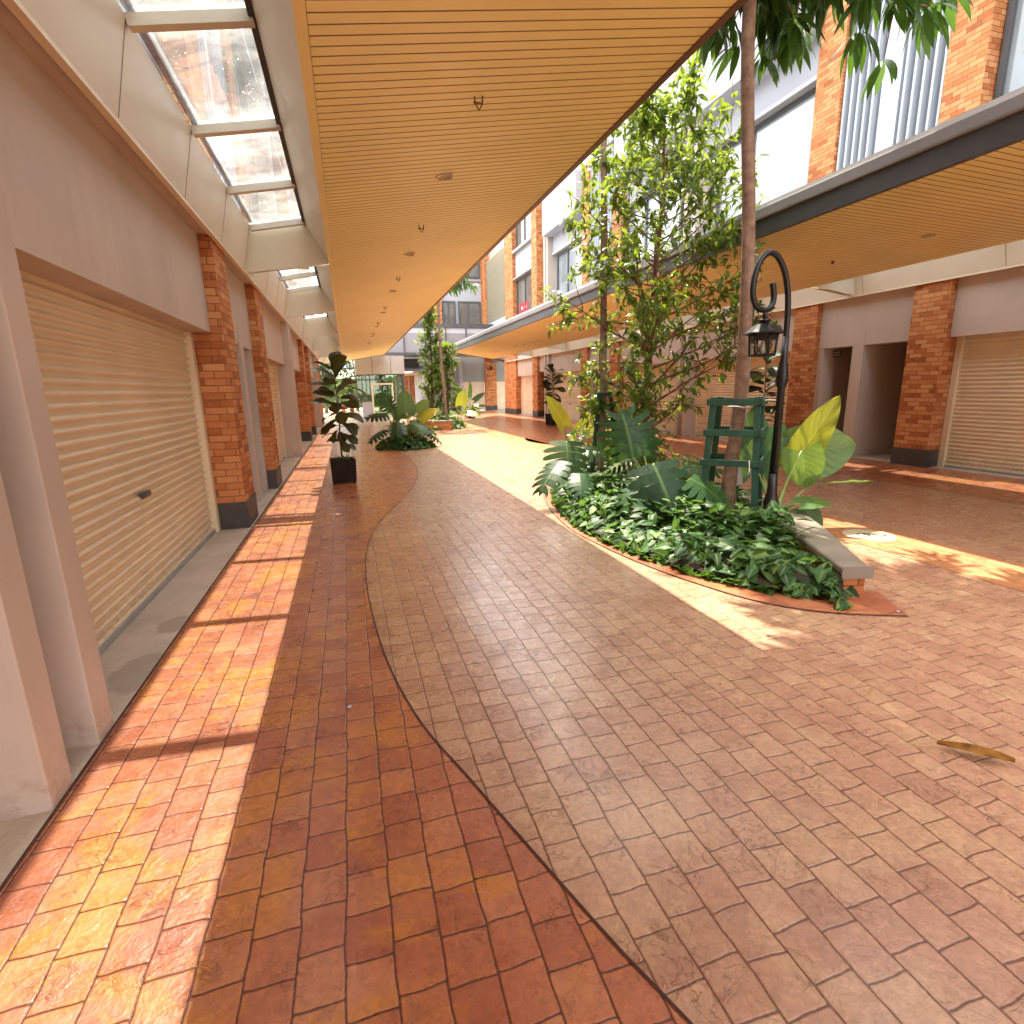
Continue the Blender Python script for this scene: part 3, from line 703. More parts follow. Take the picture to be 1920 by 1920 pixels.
def heart(mb, base, d, n, L, W, lobe=.22, droop=.15, cup=.12, segs=10, cols=(-1, -.7, -.35, 0, .35, .7, 1), rnd=None, wave=.0, m=0, side_droop=0.0):
    """big heart or arrow shaped blade; base is where the stalk joins"""
    d, n, s = frame(d, n); base = V(base); rnd = random.random() if rnd is None else rnd
    rows = []
    for k in range(segs + 1):
        t = k / segs; row = []
        wd = W * .5 * (max(0, 1 - t ** 1.9) ** .85) * (.72 + .9 * t - .35 * t * t) * 1.05
        for a in cols:
            x = wd * a
            tt = t - lobe * abs(a) ** 1.3 * (1 - t) ** 1.6
            q = base + d * (L * tt) + s * x - n * (droop * L * max(0, t) ** 2) + n * (cup * abs(x)) - n * (side_droop * x * x / W)
            if wave: q = q + n * (wave * L * abs(a) * math.sin((t - abs(a) * .3) * 24 + rnd * 6) * (1 if abs(a) > .3 else .4))
            row.append(mb.vert(q, (rnd, abs(a), t)))
        rows.append(row)
    for a, b in zip(rows, rows[1:]):
        for j in range(len(cols) - 1): mb.face((a[j], a[j + 1], b[j + 1], b[j]), m, True)
def split_leaf(mb, base, d, n, L, W, fingers=8, droop=.35, rnd=None, fuse=.38, thin=.62, m=0, sdroop=.5):
    """deeply cut monstera-like blade: each side is a comb of fingers joined near the midrib"""
    d, n, s = frame(d, n); base = V(base); rnd = random.random() if rnd is None else rnd
    def P(t, x):
        return base + d * (L * t) + s * x - n * (droop * L * t * t) - n * (sdroop * x * x / W)
    for sg in (-1, 1):
        for i in range(fingers):
            t0 = -.02 + .96 * i / fingers; t1 = -.02 + .96 * (i + 1) / fingers; tm = (t0 + t1) / 2
            reach = W * .5 * (math.sin(math.pi * min(1, (tm * .86 + .17))) ** .6) * random.uniform(.9, 1.05)
            fwd = (-.20 + .55 * tm) * .5
            prev = None
            for q, ww in ((0, 1), (fuse * .6, 1), (fuse, .97), (fuse + .1, thin), (.75, thin * 1.0), (.92, thin * .8), (1.0, thin * .3)):
                x = reach * q * sg; tc = tm + fwd * q * q * (W / L) + (.03 * q); hw = (t1 - t0) / 2 * ww
                a = mb.vert(P(tc - hw, x), (rnd, max(q, 0.0), tc)); c = mb.vert(P(tc + hw, x), (rnd, max(q, 0.0), tc))
                if prev: mb.face((prev[0], prev[1], c, a), m, True)
                prev = (a, c)
    # tip
    a = [mb.vert(P(.90, W * .10), (rnd, .4, .9)), mb.vert(P(1.06, 0), (rnd, 0, 1)), mb.vert(P(.90, -W * .10), (rnd, .4, .9))]
    mb.face(a, m, True)
def stalk(mb, p0, p1, r0, r1, sag=.1, n=6, m=0):
    p0, p1 = V(p0), V(p1); pts = []
    for k in range(7):
        t = k / 6; q = p0.lerp(p1, t); q.z += sag * math.sin(math.pi * t); pts.append(q)
    mb.tube(pts, [r0 + (r1 - r0) * k / 6 for k in range(7)], n, m)
def rv(): return V((random.gauss(0, 1), random.gauss(0, 1), random.gauss(0, 1))).normalized()
def whorl(mb, p, axis, n, L, W, spread=.9, droop=.35, kind='lance', m=0, segs=4):
    axis = V(axis).normalized(); a, b, c = frame(axis, rv()); r0 = random.random()
    for k in range(n):
        ph = 2 * math.pi * (k + random.uniform(-.25, .25)) / n
        out = b * math.cos(ph) + c * math.sin(ph)
        sp = spread * random.uniform(.75, 1.2)
        dd = out * math.sin(sp) + a * math.cos(sp)
        nn = a * math.sin(sp) - out * math.cos(sp)
        leaf(mb, V(p), dd, nn, L * random.uniform(.72, 1.12), W * random.uniform(.8, 1.1), kind, droop * random.uniform(.6, 1.4), .16, segs, min(1, max(0, r0 * .6 + random.random() * .4)), m)

# ================================================================ MAIN PLANTER
bed_l = catmull([(3.50, 2.98), (3.23, 3.08), (2.98, 3.34), (2.78, 3.75), (2.60, 4.35), (2.50, 5.0), (2.50, 5.74), (2.72, 6.9), (3.2, 8.3), (3.8, 9.4), (4.5, 10.0)], 6)
wall_in = catmull([(3.50, 3.02), (3.78, 3.6), (4.12, 4.30), (4.42, 5.1), (4.62, 5.9), (4.72, 6.7), (4.75, 7.7), (4.72, 8.8), (4.6, 9.9)], 6)
wall_out = catmull([(3.70, 2.96), (4.05, 3.52), (4.45, 4.18), (4.82, 5.0), (5.02, 5.85), (5.10, 6.7), (5.10, 7.7), (5.06, 8.8), (4.95, 9.95)], 6)
bord = catmull([(3.62, 2.56), (3.2, 2.76), (2.9, 3.03), (2.70, 3.42), (2.5, 4.1), (2.38, 4.95), (2.37, 5.78), (2.58, 6.98), (3.05, 8.45), (3.7, 9.6), (4.5, 10.25)], 6)
g = MB()
for (a, b, c, d) in zip(bed_l, bed_l[1:], bord, bord[1:]): g.quad((c[0], c[1], .006), (a[0], a[1], .006), (b[0], b[1], .006), (d[0], d[1], .006))
g.face([g.vert(p) for p in ((3.62, 2.56, .0062), (3.84, 2.98, .0062), (3.6, 3.05, .0062), (3.4, 3.0, .0062))])
struct('planting_bed_border', g, MAT['border'])
g = MB()
for a, b in zip(bord, bord[1:]):
    d = (V((*b, 0)) - V((*a, 0))).normalized(); q = V((d.y, -d.x, 0)) * .004
    g.quad((a[0] - q.x, a[1] - q.y, .009), (a[0] + q.x, a[1] + q.y, .009), (b[0] + q.x, b[1] + q.y, .009), (b[0] - q.x, b[1] - q.y, .009))
struct('border_joint', g, MAT['groove'])
poly1 = bed_l + wall_in[::-1]
g = MB(); cpt = [(3.45, 4.2), (3.6, 5.0), (3.65, 6.0), (3.8, 7.2), (4.0, 8.4)]
n_ = 40
def samp(line, t):
    k = t * (len(line) - 1); i = min(int(k), len(line) - 2); f = k - i
    return V((line[i][0] + (line[i + 1][0] - line[i][0]) * f, line[i][1] + (line[i + 1][1] - line[i][1]) * f, 0))
rows = []
for k in range(n_ + 1):
    a, b = samp(bed_l, k / n_), samp(wall_in, k / n_); r = []
    for j in range(9):
        q = a.lerp(b, j / 8); q.z = .012 + .11 * math.sin(math.pi * min(1, j / 8 + .08)) + random.uniform(0, .015); r.append(g.vert(q))
    rows.append(r)
for a, b in zip(rows, rows[1:]):
    for j in range(8): g.face((a[j], a[j + 1], b[j + 1], b[j]), 0, True)
struct('planting_bed_soil', g, MAT['soil'])
# curved brick seat wall with a stone coping
sw = thing('planter_seat_wall', 'low curved brick wall with smooth grey stone coping along the near planted bed', 'low wall', (3.6, 3.0, 0))
inv = Matrix.Translation((-3.6, -3.0, 0))
b = MB()
def strip_solid(mb, A, B, z0, z1, m=0):
    v = []
    for a, c in zip(A, B): v.append([mb.vert((a[0], a[1], z0)), mb.vert((c[0], c[1], z0)), mb.vert((c[0], c[1], z1)), mb.vert((a[0], a[1], z1))])
    for p, q in zip(v, v[1:]):
        for k in range(4): mb.face((p[k], p[(k + 1) % 4], q[(k + 1) % 4], q[k]), m)
    mb.face(v[0], m); mb.face(v[-1][::-1], m)
wi2 = [samp(wall_in, k / 40).lerp(samp(wall_out, k / 40), .06) for k in range(41)]; wo2 = [samp(wall_in, k / 40).lerp(samp(wall_out, k / 40), .90) for k in range(41)]
strip_solid(b, [tuple(p) for p in wi2], [tuple(p) for p in wo2], 0, .16)
o = b.build('brick_base', MAT['brick'], None); o.parent = sw; o.matrix_parent_inverse = inv
b = MB()
v = []
for k in range(41):
    a, c = samp(wall_in, k / 40), samp(wall_out, k / 40); dd = (c - a)
    if k == 0:
        sh = V((-.02, -.045, 0)); a = a + sh; c = c + sh
    pr = [(0.0, .165), (-.02, .18), (-.02, .215), (.02, .235), (.97, .235), (1.02, .215), (1.02, .18), (1.0, .165)]
    v.append([b.vert((a.x + dd.x * t, a.y + dd.y * t, z)) for t, z in pr])
for p, q in zip(v, v[1:]):
    for k in range(8): b.face((p[k], p[(k + 1) % 8], q[(k + 1) % 8], q[k]), 0)
b.face(v[0]); b.face(v[-1][::-1])
o = b.build('stone_coping', MAT['coping'], None, bevel=.018); o.parent = sw; o.matrix_parent_inverse = inv

def inside(p, poly):
    x, y = p; c = False; j = len(poly) - 1
    for i in range(len(poly)):
        if (poly[i][1] > y) != (poly[j][1] > y) and x < (poly[j][0] - poly[i][0]) * (y - poly[i][1]) / (poly[j][1] - poly[i][1]) + poly[i][0]: c = not c
        j = i
    return c
def edge_d(p, line):
    best = 9; bd = None
    for a, b_ in zip(line, line[1:]):
        ax, ay = a; bx_, by = b_; l2 = (bx_ - ax) ** 2 + (by - ay) ** 2
        t = max(0, min(1, ((p[0] - ax) * (bx_ - ax) + (p[1] - ay) * (by - ay)) / l2)) if l2 else 0
        q = (ax + (bx_ - ax) * t, ay + (by - ay) * t); dd = math.hypot(p[0] - q[0], p[1] - q[1])
        if dd < best: best = dd; bd = (q[0] - p[0], q[1] - p[1])
    return best, bd
def ground_cover(name, poly, edge, count, label, hmax=.34, size=(.08, .15), loc=(0, 0)):
    mb = MB(); xs = [p[0] for p in poly]; ys = [p[1] for p in poly]; k = 0; tries = 0
    while k < count and tries < count * 30:
        tries += 1
        p = (random.uniform(min(xs) - .06, max(xs) + .06), random.uniform(min(ys) - .06, max(ys)))
        ins = inside(p, poly); ed, ev = edge_d(p, edge)
        if not ins and ed > .07: continue
        k += 1
        h = (.05 + hmax * min(1, ed / .45) ** .7 * (.75 + .35 * math.sin(p[0] * 5 + p[1] * 3.3))) if ins else .06
        z = h * random.uniform(.35, 1.05)
        out = V((ev[0], ev[1], 0)); out = out.normalized() if out.length > 1e-4 else V((1, 0, 0))
        wgt = max(0, 1 - ed / .5)
        d = (V((random.gauss(0, 1), random.gauss(0, 1), random.uniform(-.25, .35))).normalized() + out * .9 * wgt + V((0, 0, -.5 * wgt)))
        nn = V((random.gauss(0, .35), random.gauss(0, .35), 1)) + out * .8 * wgt
        L = random.uniform(*size)
        heart(mb, (p[0], p[1], z), d, nn, L, L * random.uniform(.62, .8), .3, random.uniform(.1, .4), .18, 4, (-1, -.5, 0, .5, 1), m=0)
    o = mb.build(name, MAT['leafG']); tag(o, label, 'ground cover', kind='stuff'); return o
random.seed(11)
ground_cover('ground_cover', poly1, bed_l, 4300, 'low glossy heart-leaved ground cover filling the near planted bed')

# ---------------------------------------------------------------- trees
def limb(p0, d, L, n=7, up_=.25, wob=.12):
    p = V(p0); d = V(d).normalized(); pts = [p.copy()]
    for k in range(n):
        d = (d + V((random.gauss(0, wob), random.gauss(0, wob), up_ * .15 + random.gauss(0, wob * .6)))).normalized()
        p = p + d * (L / n); pts.append(p.copy())
    return pts
def leafy_tree(name, label, trunk_pts, r0, r1, nb, zmin, rad, leafmat_, bark, leaf_L, leaf_W, seed, side=1.0, group=None, wn=(6, 9), dens=1.0, rise=(.1, .7), twigs=5, top_n=6):
    random.seed(seed)
    root = thing(name, label, 'tree', trunk_pts[0], group)
    inv = Matrix.Translation(-V(trunk_pts[0]))
    tp = catmull(trunk_pts, 6); tp = [V(p) for p in tp]
    t = MB(); n = len(tp)
    t.tube(tp, [r0 + (r1 - r0) * (k / (n - 1)) ** .8 + (.35 * r0 * max(0, 1 - k * .5)) for k in range(n)], 10, 0)
    br = MB(); lf = MB()
    H0, H1 = tp[0].z, tp[-1].z
    for i in range(nb):
        z = zmin + (H1 * .99 - zmin) * ((i + random.uniform(0, .8)) / nb)
        k = min(range(n), key=lambda q: abs(tp[q].z - z)); c = tp[k]
        c = V((c.x, c.y, z))
        ph = i * 2.399 + random.uniform(-.4, .4)
        el = random.uniform(*rise)
        f = (z - zmin) / max(.1, (H1 - zmin))
        Lb = rad(f) * random.uniform(.7, 1.1)
        if side < 1 and math.cos(ph) < 0: Lb *= side
        pts = limb(c, (math.cos(ph), math.sin(ph), el), Lb, 7, .3 if f > .3 else .1)
        rb = max(.006, (r0 + (r1 - r0) * f) * .34)
        br.tube(pts, [rb * (1 - .8 * q / 7) for q in range(8)], 5, 0)
        ends = [(pts[-1], pts[-1] - pts[-2])]
        for q in range(twigs):
            j = random.randint(2, 6); d0 = (pts[j + 1] - pts[j]).normalized()
            td = (d0 * .6 + rv() * .8 + V((0, 0, .15))).normalized()
            tw_ = limb(pts[j], td, Lb * random.uniform(.22, .45), 4, .3)
            br.tube(tw_, [rb * .4, rb * .3, rb * .25, rb * .2, rb * .12], 4, 0)
            ends.append((tw_[-1], tw_[-1] - tw_[-2]))
            if random.random() < .6 * dens: ends.append((tw_[2], rv() + V((0, 0, .4))))
        for e, ax in ends:
            ax = V(ax).normalized()
            for q in range(random.randint(*wn)):
                bk = random.random() ** 1.5 * .30 * (leaf_L / .15)
                dd = ax * random.uniform(.2, 1.0) + rv() * .9 + V((0, 0, -.22))
                leaf(lf, V(e) - ax * bk, dd, V((random.gauss(0, .5), random.gauss(0, .5), 1)), leaf_L * random.uniform(.6, 1.15), leaf_W * random.uniform(.8, 1.15), 'lance', random.uniform(.2, .7), .18, 4, random.random() * .75 + (.25 if random.random() < .25 else 0))
    for q in range(top_n):
        e = tp[-1] + rv() * .15; whorl(lf, e, V((random.gauss(0, .4), random.gauss(0, .4), 1)), 8, leaf_L, leaf_W, 1.0, .3)
    for mb, nm, mm in ((t, 'trunk', bark), (br, 'branches', bark), (lf, 'crown', leafmat_)):
        o = mb.build(nm, mm, None); o.parent = root; o.matrix_parent_inverse = inv
    return root
leafy_tree('street_tree', 'slender brown-trunked tree with a tall airy leafy crown in the middle of the near bed',
    [(4.52, 7.75, 0.0), (4.55, 7.78, 1.2), (4.6, 7.8, 2.3), (4.68, 7.85, 3.3), (4.78, 7.9, 4.3), (4.80, 7.95, 5.5)], .078, .015, 62, .85,
    lambda f: 1.2 + .75 * math.sin(math.pi * min(1, f * 1.1 + .05)) - .85 * max(0, f - .65), MAT['leafA'], MAT['bark'], .165, .05, 21, rise=(.05, .65), twigs=8, wn=(7, 11), side=.92)
def umbrella_tree(name, label, trunk_pts, r0, r1, cz, crad, seed, nb=26, bark='bark_g', L=.40, group=None, squash=.7, leaf_n=9, sub=4, back=0.0):
    random.seed(seed)
    root = thing(name, label, 'tree', trunk_pts[0], group); inv = Matrix.Translation(-V(trunk_pts[0]))
    tp = [V(p) for p in catmull(trunk_pts, 6)]; n = len(tp)
    t = MB(); t.tube(tp, [r0 + (r1 - r0) * (k / (n - 1)) ** .7 + .5 * r0 * max(0, 1 - k * .45) for k in range(n)], 12, 0)
    br = MB(); lf = MB(); top = tp[-1]
    for i in range(nb):
        ph = i * 2.399 + random.uniform(-.3, .3); f = (i + .5) / nb
        z0 = cz + (top.z - cz) * f * .9
        k = min(range(n), key=lambda q: abs(tp[q].z - z0)); c = tp[k]
        Lb = crad * (1 - .45 * f) * random.uniform(.75, 1.08) * (1 - back * max(0, math.sin(ph))) * (1 - (.3 if back else 0) * max(0, -math.cos(ph)))
        pts = limb(c, (math.cos(ph), math.sin(ph), .12 + .5 * f), Lb, 6, -.05)
        br.tube(pts, [.017 * (1 - .7 * q / 6) for q in range(7)], 6, 0)
        spots = [(pts[-1], pts[-1] - pts[-2]), (pts[4], rv())]
        for q in range(sub):
            j = random.randint(2, 6); td = (rv() + V((math.cos(ph), math.sin(ph), .1))).normalized()
            e = pts[j] + td * random.uniform(.25, .5); br.tube([pts[j], pts[j].lerp(e, .5) + V((0, 0, .04)), e], [.012, .009, .006], 4, 0)
            spots.append((e, td))
        for e, ax in spots:
            # drooping palmate leaf
            r_ = random.random() * .7; axn = (V(ax).normalized() * .5 + V((0, 0, -1.0))).normalized()
            a, b_, c_ = frame(axn, rv())
            m_ = random.randint(leaf_n - 2, leaf_n + 1)
            for q in range(m_):
                an = 2 * math.pi * (q + random.uniform(-.2, .2)) / m_; sp = random.uniform(.45, 1.15)
                out = b_ * math.cos(an) + c_ * math.sin(an); dd = out * math.sin(sp) + a * math.cos(sp)
                LL = L * random.uniform(.6, 1.1)
                leaf(lf, e + dd * .04, dd, -a * math.sin(sp) + out * math.cos(sp), LL, LL * .22, 'lance', random.uniform(.15, .45), .15, 5, min(1, r_ + random.random() * .35), 0, .02)
    for mb, nm, mm in ((t, 'trunk', MAT[bark]), (br, 'branches', MAT[bark]), (lf, 'crown', MAT['leafU'])):
        o = mb.build(nm, mm, None); o.parent = root; o.matrix_parent_inverse = inv
    return root
umbrella_tree('umbrella_tree', 'tall straight tree inside the big green timber frame with drooping leaves high above the lamp', [(4.05, 5.02, 0), (4.03, 5.02, .6), (4.08, 5.0, 1.5), (4.04, 5.0, 3.0), (3.86, 5.0, 5.1), (3.86, 4.7, 6.4), (3.9, 4.3, 7.2)], .088, .05, 5.30, 2.0, 33, nb=90, sub=9, back=.9, L=.40)
umbrella_tree('umbrella_tree', 'grey-trunked tree propped by three thin dark green stakes at the left end of the bed', [(3.80, 7.9, 0), (3.88, 7.95, 1.0), (3.95, 8.1, 2.3), (3.97, 8.2, 4.2), (3.98, 8.3, 6.2), (3.95, 8.3, 10.8)], .07, .04, 10.0, .8, 35, nb=9)

# tree guard round the umbrella tree: four raking posts and three rails of green timber
tg = thing('tree_guard', 'green timber ladder-like frame of four posts and rails around the tall straight trunk', 'tree guard', (4.05, 5.0, 0)); inv = Matrix.Translation((-4.05, -5.0, 0))
def put_to(root, inv, mb, nm, m, bevel=0.0, parent=None):
    o = mb.build(nm, m, None, bevel)
    if parent is None: o.parent = root; o.matrix_parent_inverse = inv
    else: o.parent = parent
    return o
ct = V((4.07, 5.02, 0)); corners = {}
for sx_, sy_ in ((-1, -1), (1, -1), (1, 1), (-1, 1)):
    rot = R_(-46)
    def cpos(h, wd):
        x, y = sx_ * wd, sy_ * wd; return V((ct.x + x * math.cos(rot) - y * math.sin(rot), ct.y + x * math.sin(rot) + y * math.cos(rot), h))
    p0, p1 = cpos(.0, .285), cpos(1.47, .215); corners[(sx_, sy_)] = (p0, p1)
    b = MB(); b.beam(p0, p1, .062, .062, (math.cos(rot), math.sin(rot), 0)); put_to(tg, inv, b, 'post', MAT['greenwood'], .004)
for hz in (.78, 1.10, 1.42):
    for a, c in (((-1, -1), (1, -1)), ((1, -1), (1, 1)), ((1, 1), (-1, 1)), ((-1, 1), (-1, -1))):
        f = hz / 1.47; pa = corners[a][0].lerp(corners[a][1], f); pc = corners[c][0].lerp(corners[c][1], f)
        d = (pc - pa).normalized(); nrm = d.cross(V((0, 0, 1))) * .04
        b = MB(); b.beam(pa - d * .06 + nrm, pc + d * .06 + nrm, .022, .07); put_to(tg, inv, b, 'rail', MAT['greenwood'], .003)
b = MB(); c0 = V((4.07, 5.01, 1.36))
b.tube([c0 + V((math.cos(q) * .115, math.sin(q) * .115, random.uniform(-.012, .012))) for q in [k * .45 for k in range(15)]], .007, 5)
b.tube([c0 + V((.10, -.1, .04)), c0 + V((.2, -.2, .075)), c0 + V((.3, -.25, .07))], .006, 5)
p = corners[(1, -1)][0].lerp(corners[(1, -1)][1], .55)
b.tube([p + V((-.14, -.07, .02)), p + V((-.145, -.085, -.06)), p + V((-.16, -.085, -.13))], .004, 5); b.tube([p + V((-.145, -.085, -.05)), p + V((-.13, -.09, -.12))], .004, 5)
put_to(tg, inv, b, 'string_tie', MAT['rope'])
# tripod stakes on the grey-trunked tree
st = thing('tree_stakes', 'thin dark green tripod of stakes with rails around the grey trunk', 'tree guard', (3.82, 7.9, 0)); inv = Matrix.Translation((-3.82, -7.9, 0))
tops = []; bots = []
for an in (215, 335, 95):
    a = R_(an); p0 = V((3.84 + .30 * math.cos(a), 7.92 + .30 * math.sin(a), 0)); p1 = V((3.91 + .11 * math.cos(a), 7.98 + .11 * math.sin(a), 1.52)); tops.append(p1); bots.append(p0)
    b = MB(); b.beam(p0, p1, .05, .05); put_to(st, inv, b, 'stake', MAT['greenwood'], .004)
for f in (.68, .86, .98):
    for i in range(3):
        a = bots[i].lerp(tops[i], f); c = bots[(i + 1) % 3].lerp(tops[(i + 1) % 3], f); d = (c - a).normalized()
        b = MB(); b.beam(a - d * .05, c + d * .05, .02, .05); put_to(st, inv, b, 'rail', MAT['greenwood'], .002)

# ---------------------------------------------------------------- lamp post with a shepherd's crook
lp = thing('street_lamp', 'black crook-topped lamp post with a hanging lantern standing in the near bed', 'street lamp', (4.15, 4.5, 0)); inv = Matrix.Translation((-4.15, -4.5, 0))
b = MB(); b.lathe((4.15, 4.5, 0), [(.095, 0), (.095, .10), (.075, .13), (.085, .16), (.075, .2), (.07, .36), (.08, .38), (.07, .42), (.05, .5), (.043, .7)], 16); put_to(lp, inv, b, 'base', MAT['black'])
b = MB(); b.lathe((4.15, 4.5, 0), [(.043, .68), (.036, 1.55), (.052, 1.6), (.058, 1.66), (.052, 1.73), (.034, 1.82), (.03, 2.05)], 14); put_to(lp, inv, b, 'shaft', MAT['black'])
b = MB(); ck = [(4.15, 1.98), (4.147, 2.25), (4.125, 2.45), (4.065, 2.64), (3.97, 2.765), (3.87, 2.79), (3.78, 2.71), (3.73, 2.56), (3.728, 2.42), (3.775, 2.32), (3.86, 2.285), (3.94, 2.315), (3.968, 2.4), (3.94, 2.53)]
pts = catmull([(x, 4.5, z) for x, z in ck], 6)
b.tube(pts, .0275, 14); put_to(lp, inv, b, 'crook', MAT['black'])
b = MB(); lx, ly = 3.885, 4.5
b.tube([(lx, ly, 2.29), (lx, ly, 2.19)], .021, 10); b.lathe((lx, ly, 2.17), [(.035, .04), (.062, .025), (.062, .015), (.03, -.005)], 6)
put_to(lp, inv, b, 'lantern_hanger', MAT['black'])
b = MB(); b.lathe((lx, ly, 2.06), [(.0, .118), (.04, .112), (.10, .085), (.145, .045), (.185, .018), (.185, .006), (.12, .0)], 6, smooth=False, rot=R_(15)); roof = put_to(lp, inv, b, 'lantern_roof', MAT['black'])
b = MB()
for k in range(6):
    a = R_(15 + 60 * k); b.tube([(lx + .125 * math.cos(a), ly + .125 * math.sin(a), 2.06), (lx + .112 * math.cos(a), ly + .112 * math.sin(a), 1.87)], .011, 6)
    a2 = R_(15 + 60 * (k + 1))
    for z, h, q in ((1.875, .016, .113), (2.035, .035, .122)):
        b.beam((lx + q * math.cos(a), ly + q * math.sin(a), z), (lx + q * math.cos(a2), ly + q * math.sin(a2), z), .012, h)
b.lathe((lx, ly, 1.862), [(.12, 0), (.122, .012), (.0, .014)], 6, smooth=False, rot=R_(15))
put_to(lp, inv, b, 'lantern_cage', MAT['black'])
b = MB(); b.lathe((lx, ly, 1.88), [(.018, 0), (.022, .05), (.016, .12), (.0, .13)], 10); put_to(lp, inv, b, 'bulb', MAT['white'])
b = MB()
for k in range(6):
    a = R_(15 + 60 * k); a2 = R_(75 + 60 * k)
    b.quad((lx + .106 * math.cos(a), ly + .106 * math.sin(a), 1.885), (lx + .106 * math.cos(a2), ly + .106 * math.sin(a2), 1.885), (lx + .115 * math.cos(a2), ly + .115 * math.sin(a2), 2.02), (lx + .115 * math.cos(a), ly + .115 * math.sin(a), 2.02))
put_to(lp, inv, b, 'lantern_glass', glassmat('lantern_glass', (.95, .95, .93), gloss=.03))

# ---------------------------------------------------------------- big-leaved plants in the near bed
def plant(name, label, loc, cat='plant', group=None):
    return thing(name, label, cat, loc, group), Matrix.Translation(-V(loc))
random.seed(5)
def leafplant(name, label, base, leaves, kind, mats, stem_m, group=None):
    """leaves: (attach point, blade direction, facing normal, length, width, material index)"""
    root, inv = plant(name, label, base, group=group)
    sb = MB()
    for k, (p, d, n, L, W, mi) in enumerate(leaves):
        q = V(base) + V((random.uniform(-.05, .05), random.uniform(-.05, .05), .02))
        stalk(sb, q, p, .016 * min(1.4, L + .45), .009, .06)
        lb = MB()
        if kind == 'heart': heart(lb, p, d, n, L, W, .20, .12, .10, 16, (-1, -.8, -.55, -.28, 0, .28, .55, .8, 1), wave=.010, side_droop=.0)
        else: split_leaf(lb, p, d, n, L, W, 6, .30, None, .54, .86)
        put_to(root, inv, lb, 'leaf', MAT[mats[mi]])
    put_to(root, inv, sb, 'stalks', MAT[stem_m])
    return root
leafplant('giant_taro', 'huge upright arrow-shaped leaves beside the lamp post, one of them bright yellow-green', (4.42, 4.72, .08), [
    ((4.80, 4.88, .76), (.36, -.28, .89), (-.62, -.68, .10), .80, .38, 1),
    ((4.90, 5.00, .80), (.74, -.55, .22), (-.58, -.72, .36), .62, .72, 0),
    ((4.70, 4.72, .88), (.12, -.15, -.85), (-.60, -.72, .20), .42, .46, 0),
    ((4.40, 5.02, .64), (-.05, .10, 1.0), (-.55, -.80, .10), .74, .40, 0),
    ((4.56, 5.2, .66), (.42, -.10, .80), (-.55, -.75, .25), .58, .46, 0),
    ((4.86, 4.72, .48), (.92, -.12, .12), (-.12, .25, .97), .80, .34, 0),
    ((4.55, 4.52, .34), (.75, -.25, .10), (-.1, -.35, .9), .34, .26, 0),
    ((4.62, 4.50, .28), (.30, -.30, -.65), (-.2, -.85, .2), .32, .26, 0)], 'heart', ('leafE', 'leafY'), 'stem')
leafplant('monstera', 'large dark split-leaved plant with a drooping leaf in the middle of the near bed', (3.55, 5.6, .05), [
    ((3.26, 5.35, .74), (-.02, -.72, -.60), (-.30, -.55, .75), .80, .78, 0),
    ((3.36, 6.0, .74), (-.15, .10, .85), (-.35, -.90, .35), .58, .86, 0),
    ((3.55, 5.05, .60), (.55, -.65, -.35), (-.1, -.5, .85), .50, .50, 0),
    ((3.95, 5.8, .62), (.75, -.45, .1), (.1, -.4, .9), .5, .5, 0),
    ((3.20, 5.4, .56), (-.75, -.5, -.35), (-.3, -.3, .9), .5, .46, 0),
    ((3.75, 6.4, .70), (.3, .3, .55), (0, -.85, .5), .5, .5, 0)], 'split', ('leafM',), 'stem')
leafplant('monstera', 'sunlit pale split-leaved plant drooping over the left edge of the near bed', (3.05, 7.1, .05), [
    ((3.02, 7.35, .84), (-.15, -.55, -.5), (-.1, -.6, .8), .62, .68, 0),
    ((2.75, 6.9, .62), (-.72, -.55, -.32), (-.25, -.2, .95), .62, .5, 0),
    ((3.25, 7.6, .66), (.4, -.4, .1), (.1, -.6, .8), .5, .5, 0),
    ((2.9, 6.6, .48), (-.3, -.85, -.3), (-.1, -.4, .9), .42, .4, 0)], 'split', ('leafM',), 'stem')
# feathery philodendron behind the trunk
root, inv = plant('lacy_philodendron', 'bright lime feathery-leaved plant between the brown trunk and the green tree guard', (4.15, 6.6, .05))
sb = MB()
for k in range(13):
    an = R_(-200 + k * 27 + random.uniform(-10, 10)); r_ = random.uniform(.12, .34); h = random.uniform(.38, .66)
    p = V((4.15 + math.cos(an) * r_, 6.6 + math.sin(an) * r_, h)); stalk(sb, (4.15, 6.6, .05), p, .012, .007, .08)
    lb = MB(); split_leaf(lb, p, V((math.cos(an), math.sin(an), -.05)), V((0, -.25, 1)), random.uniform(.4, .55), random.uniform(.34, .46), 9, .4, random.uniform(.5, 1), .2, .42); put_to(root, inv, lb, 'leaf', MAT['leafS'])
put_to(root, inv, sb, 'stalks', MAT['stem'])
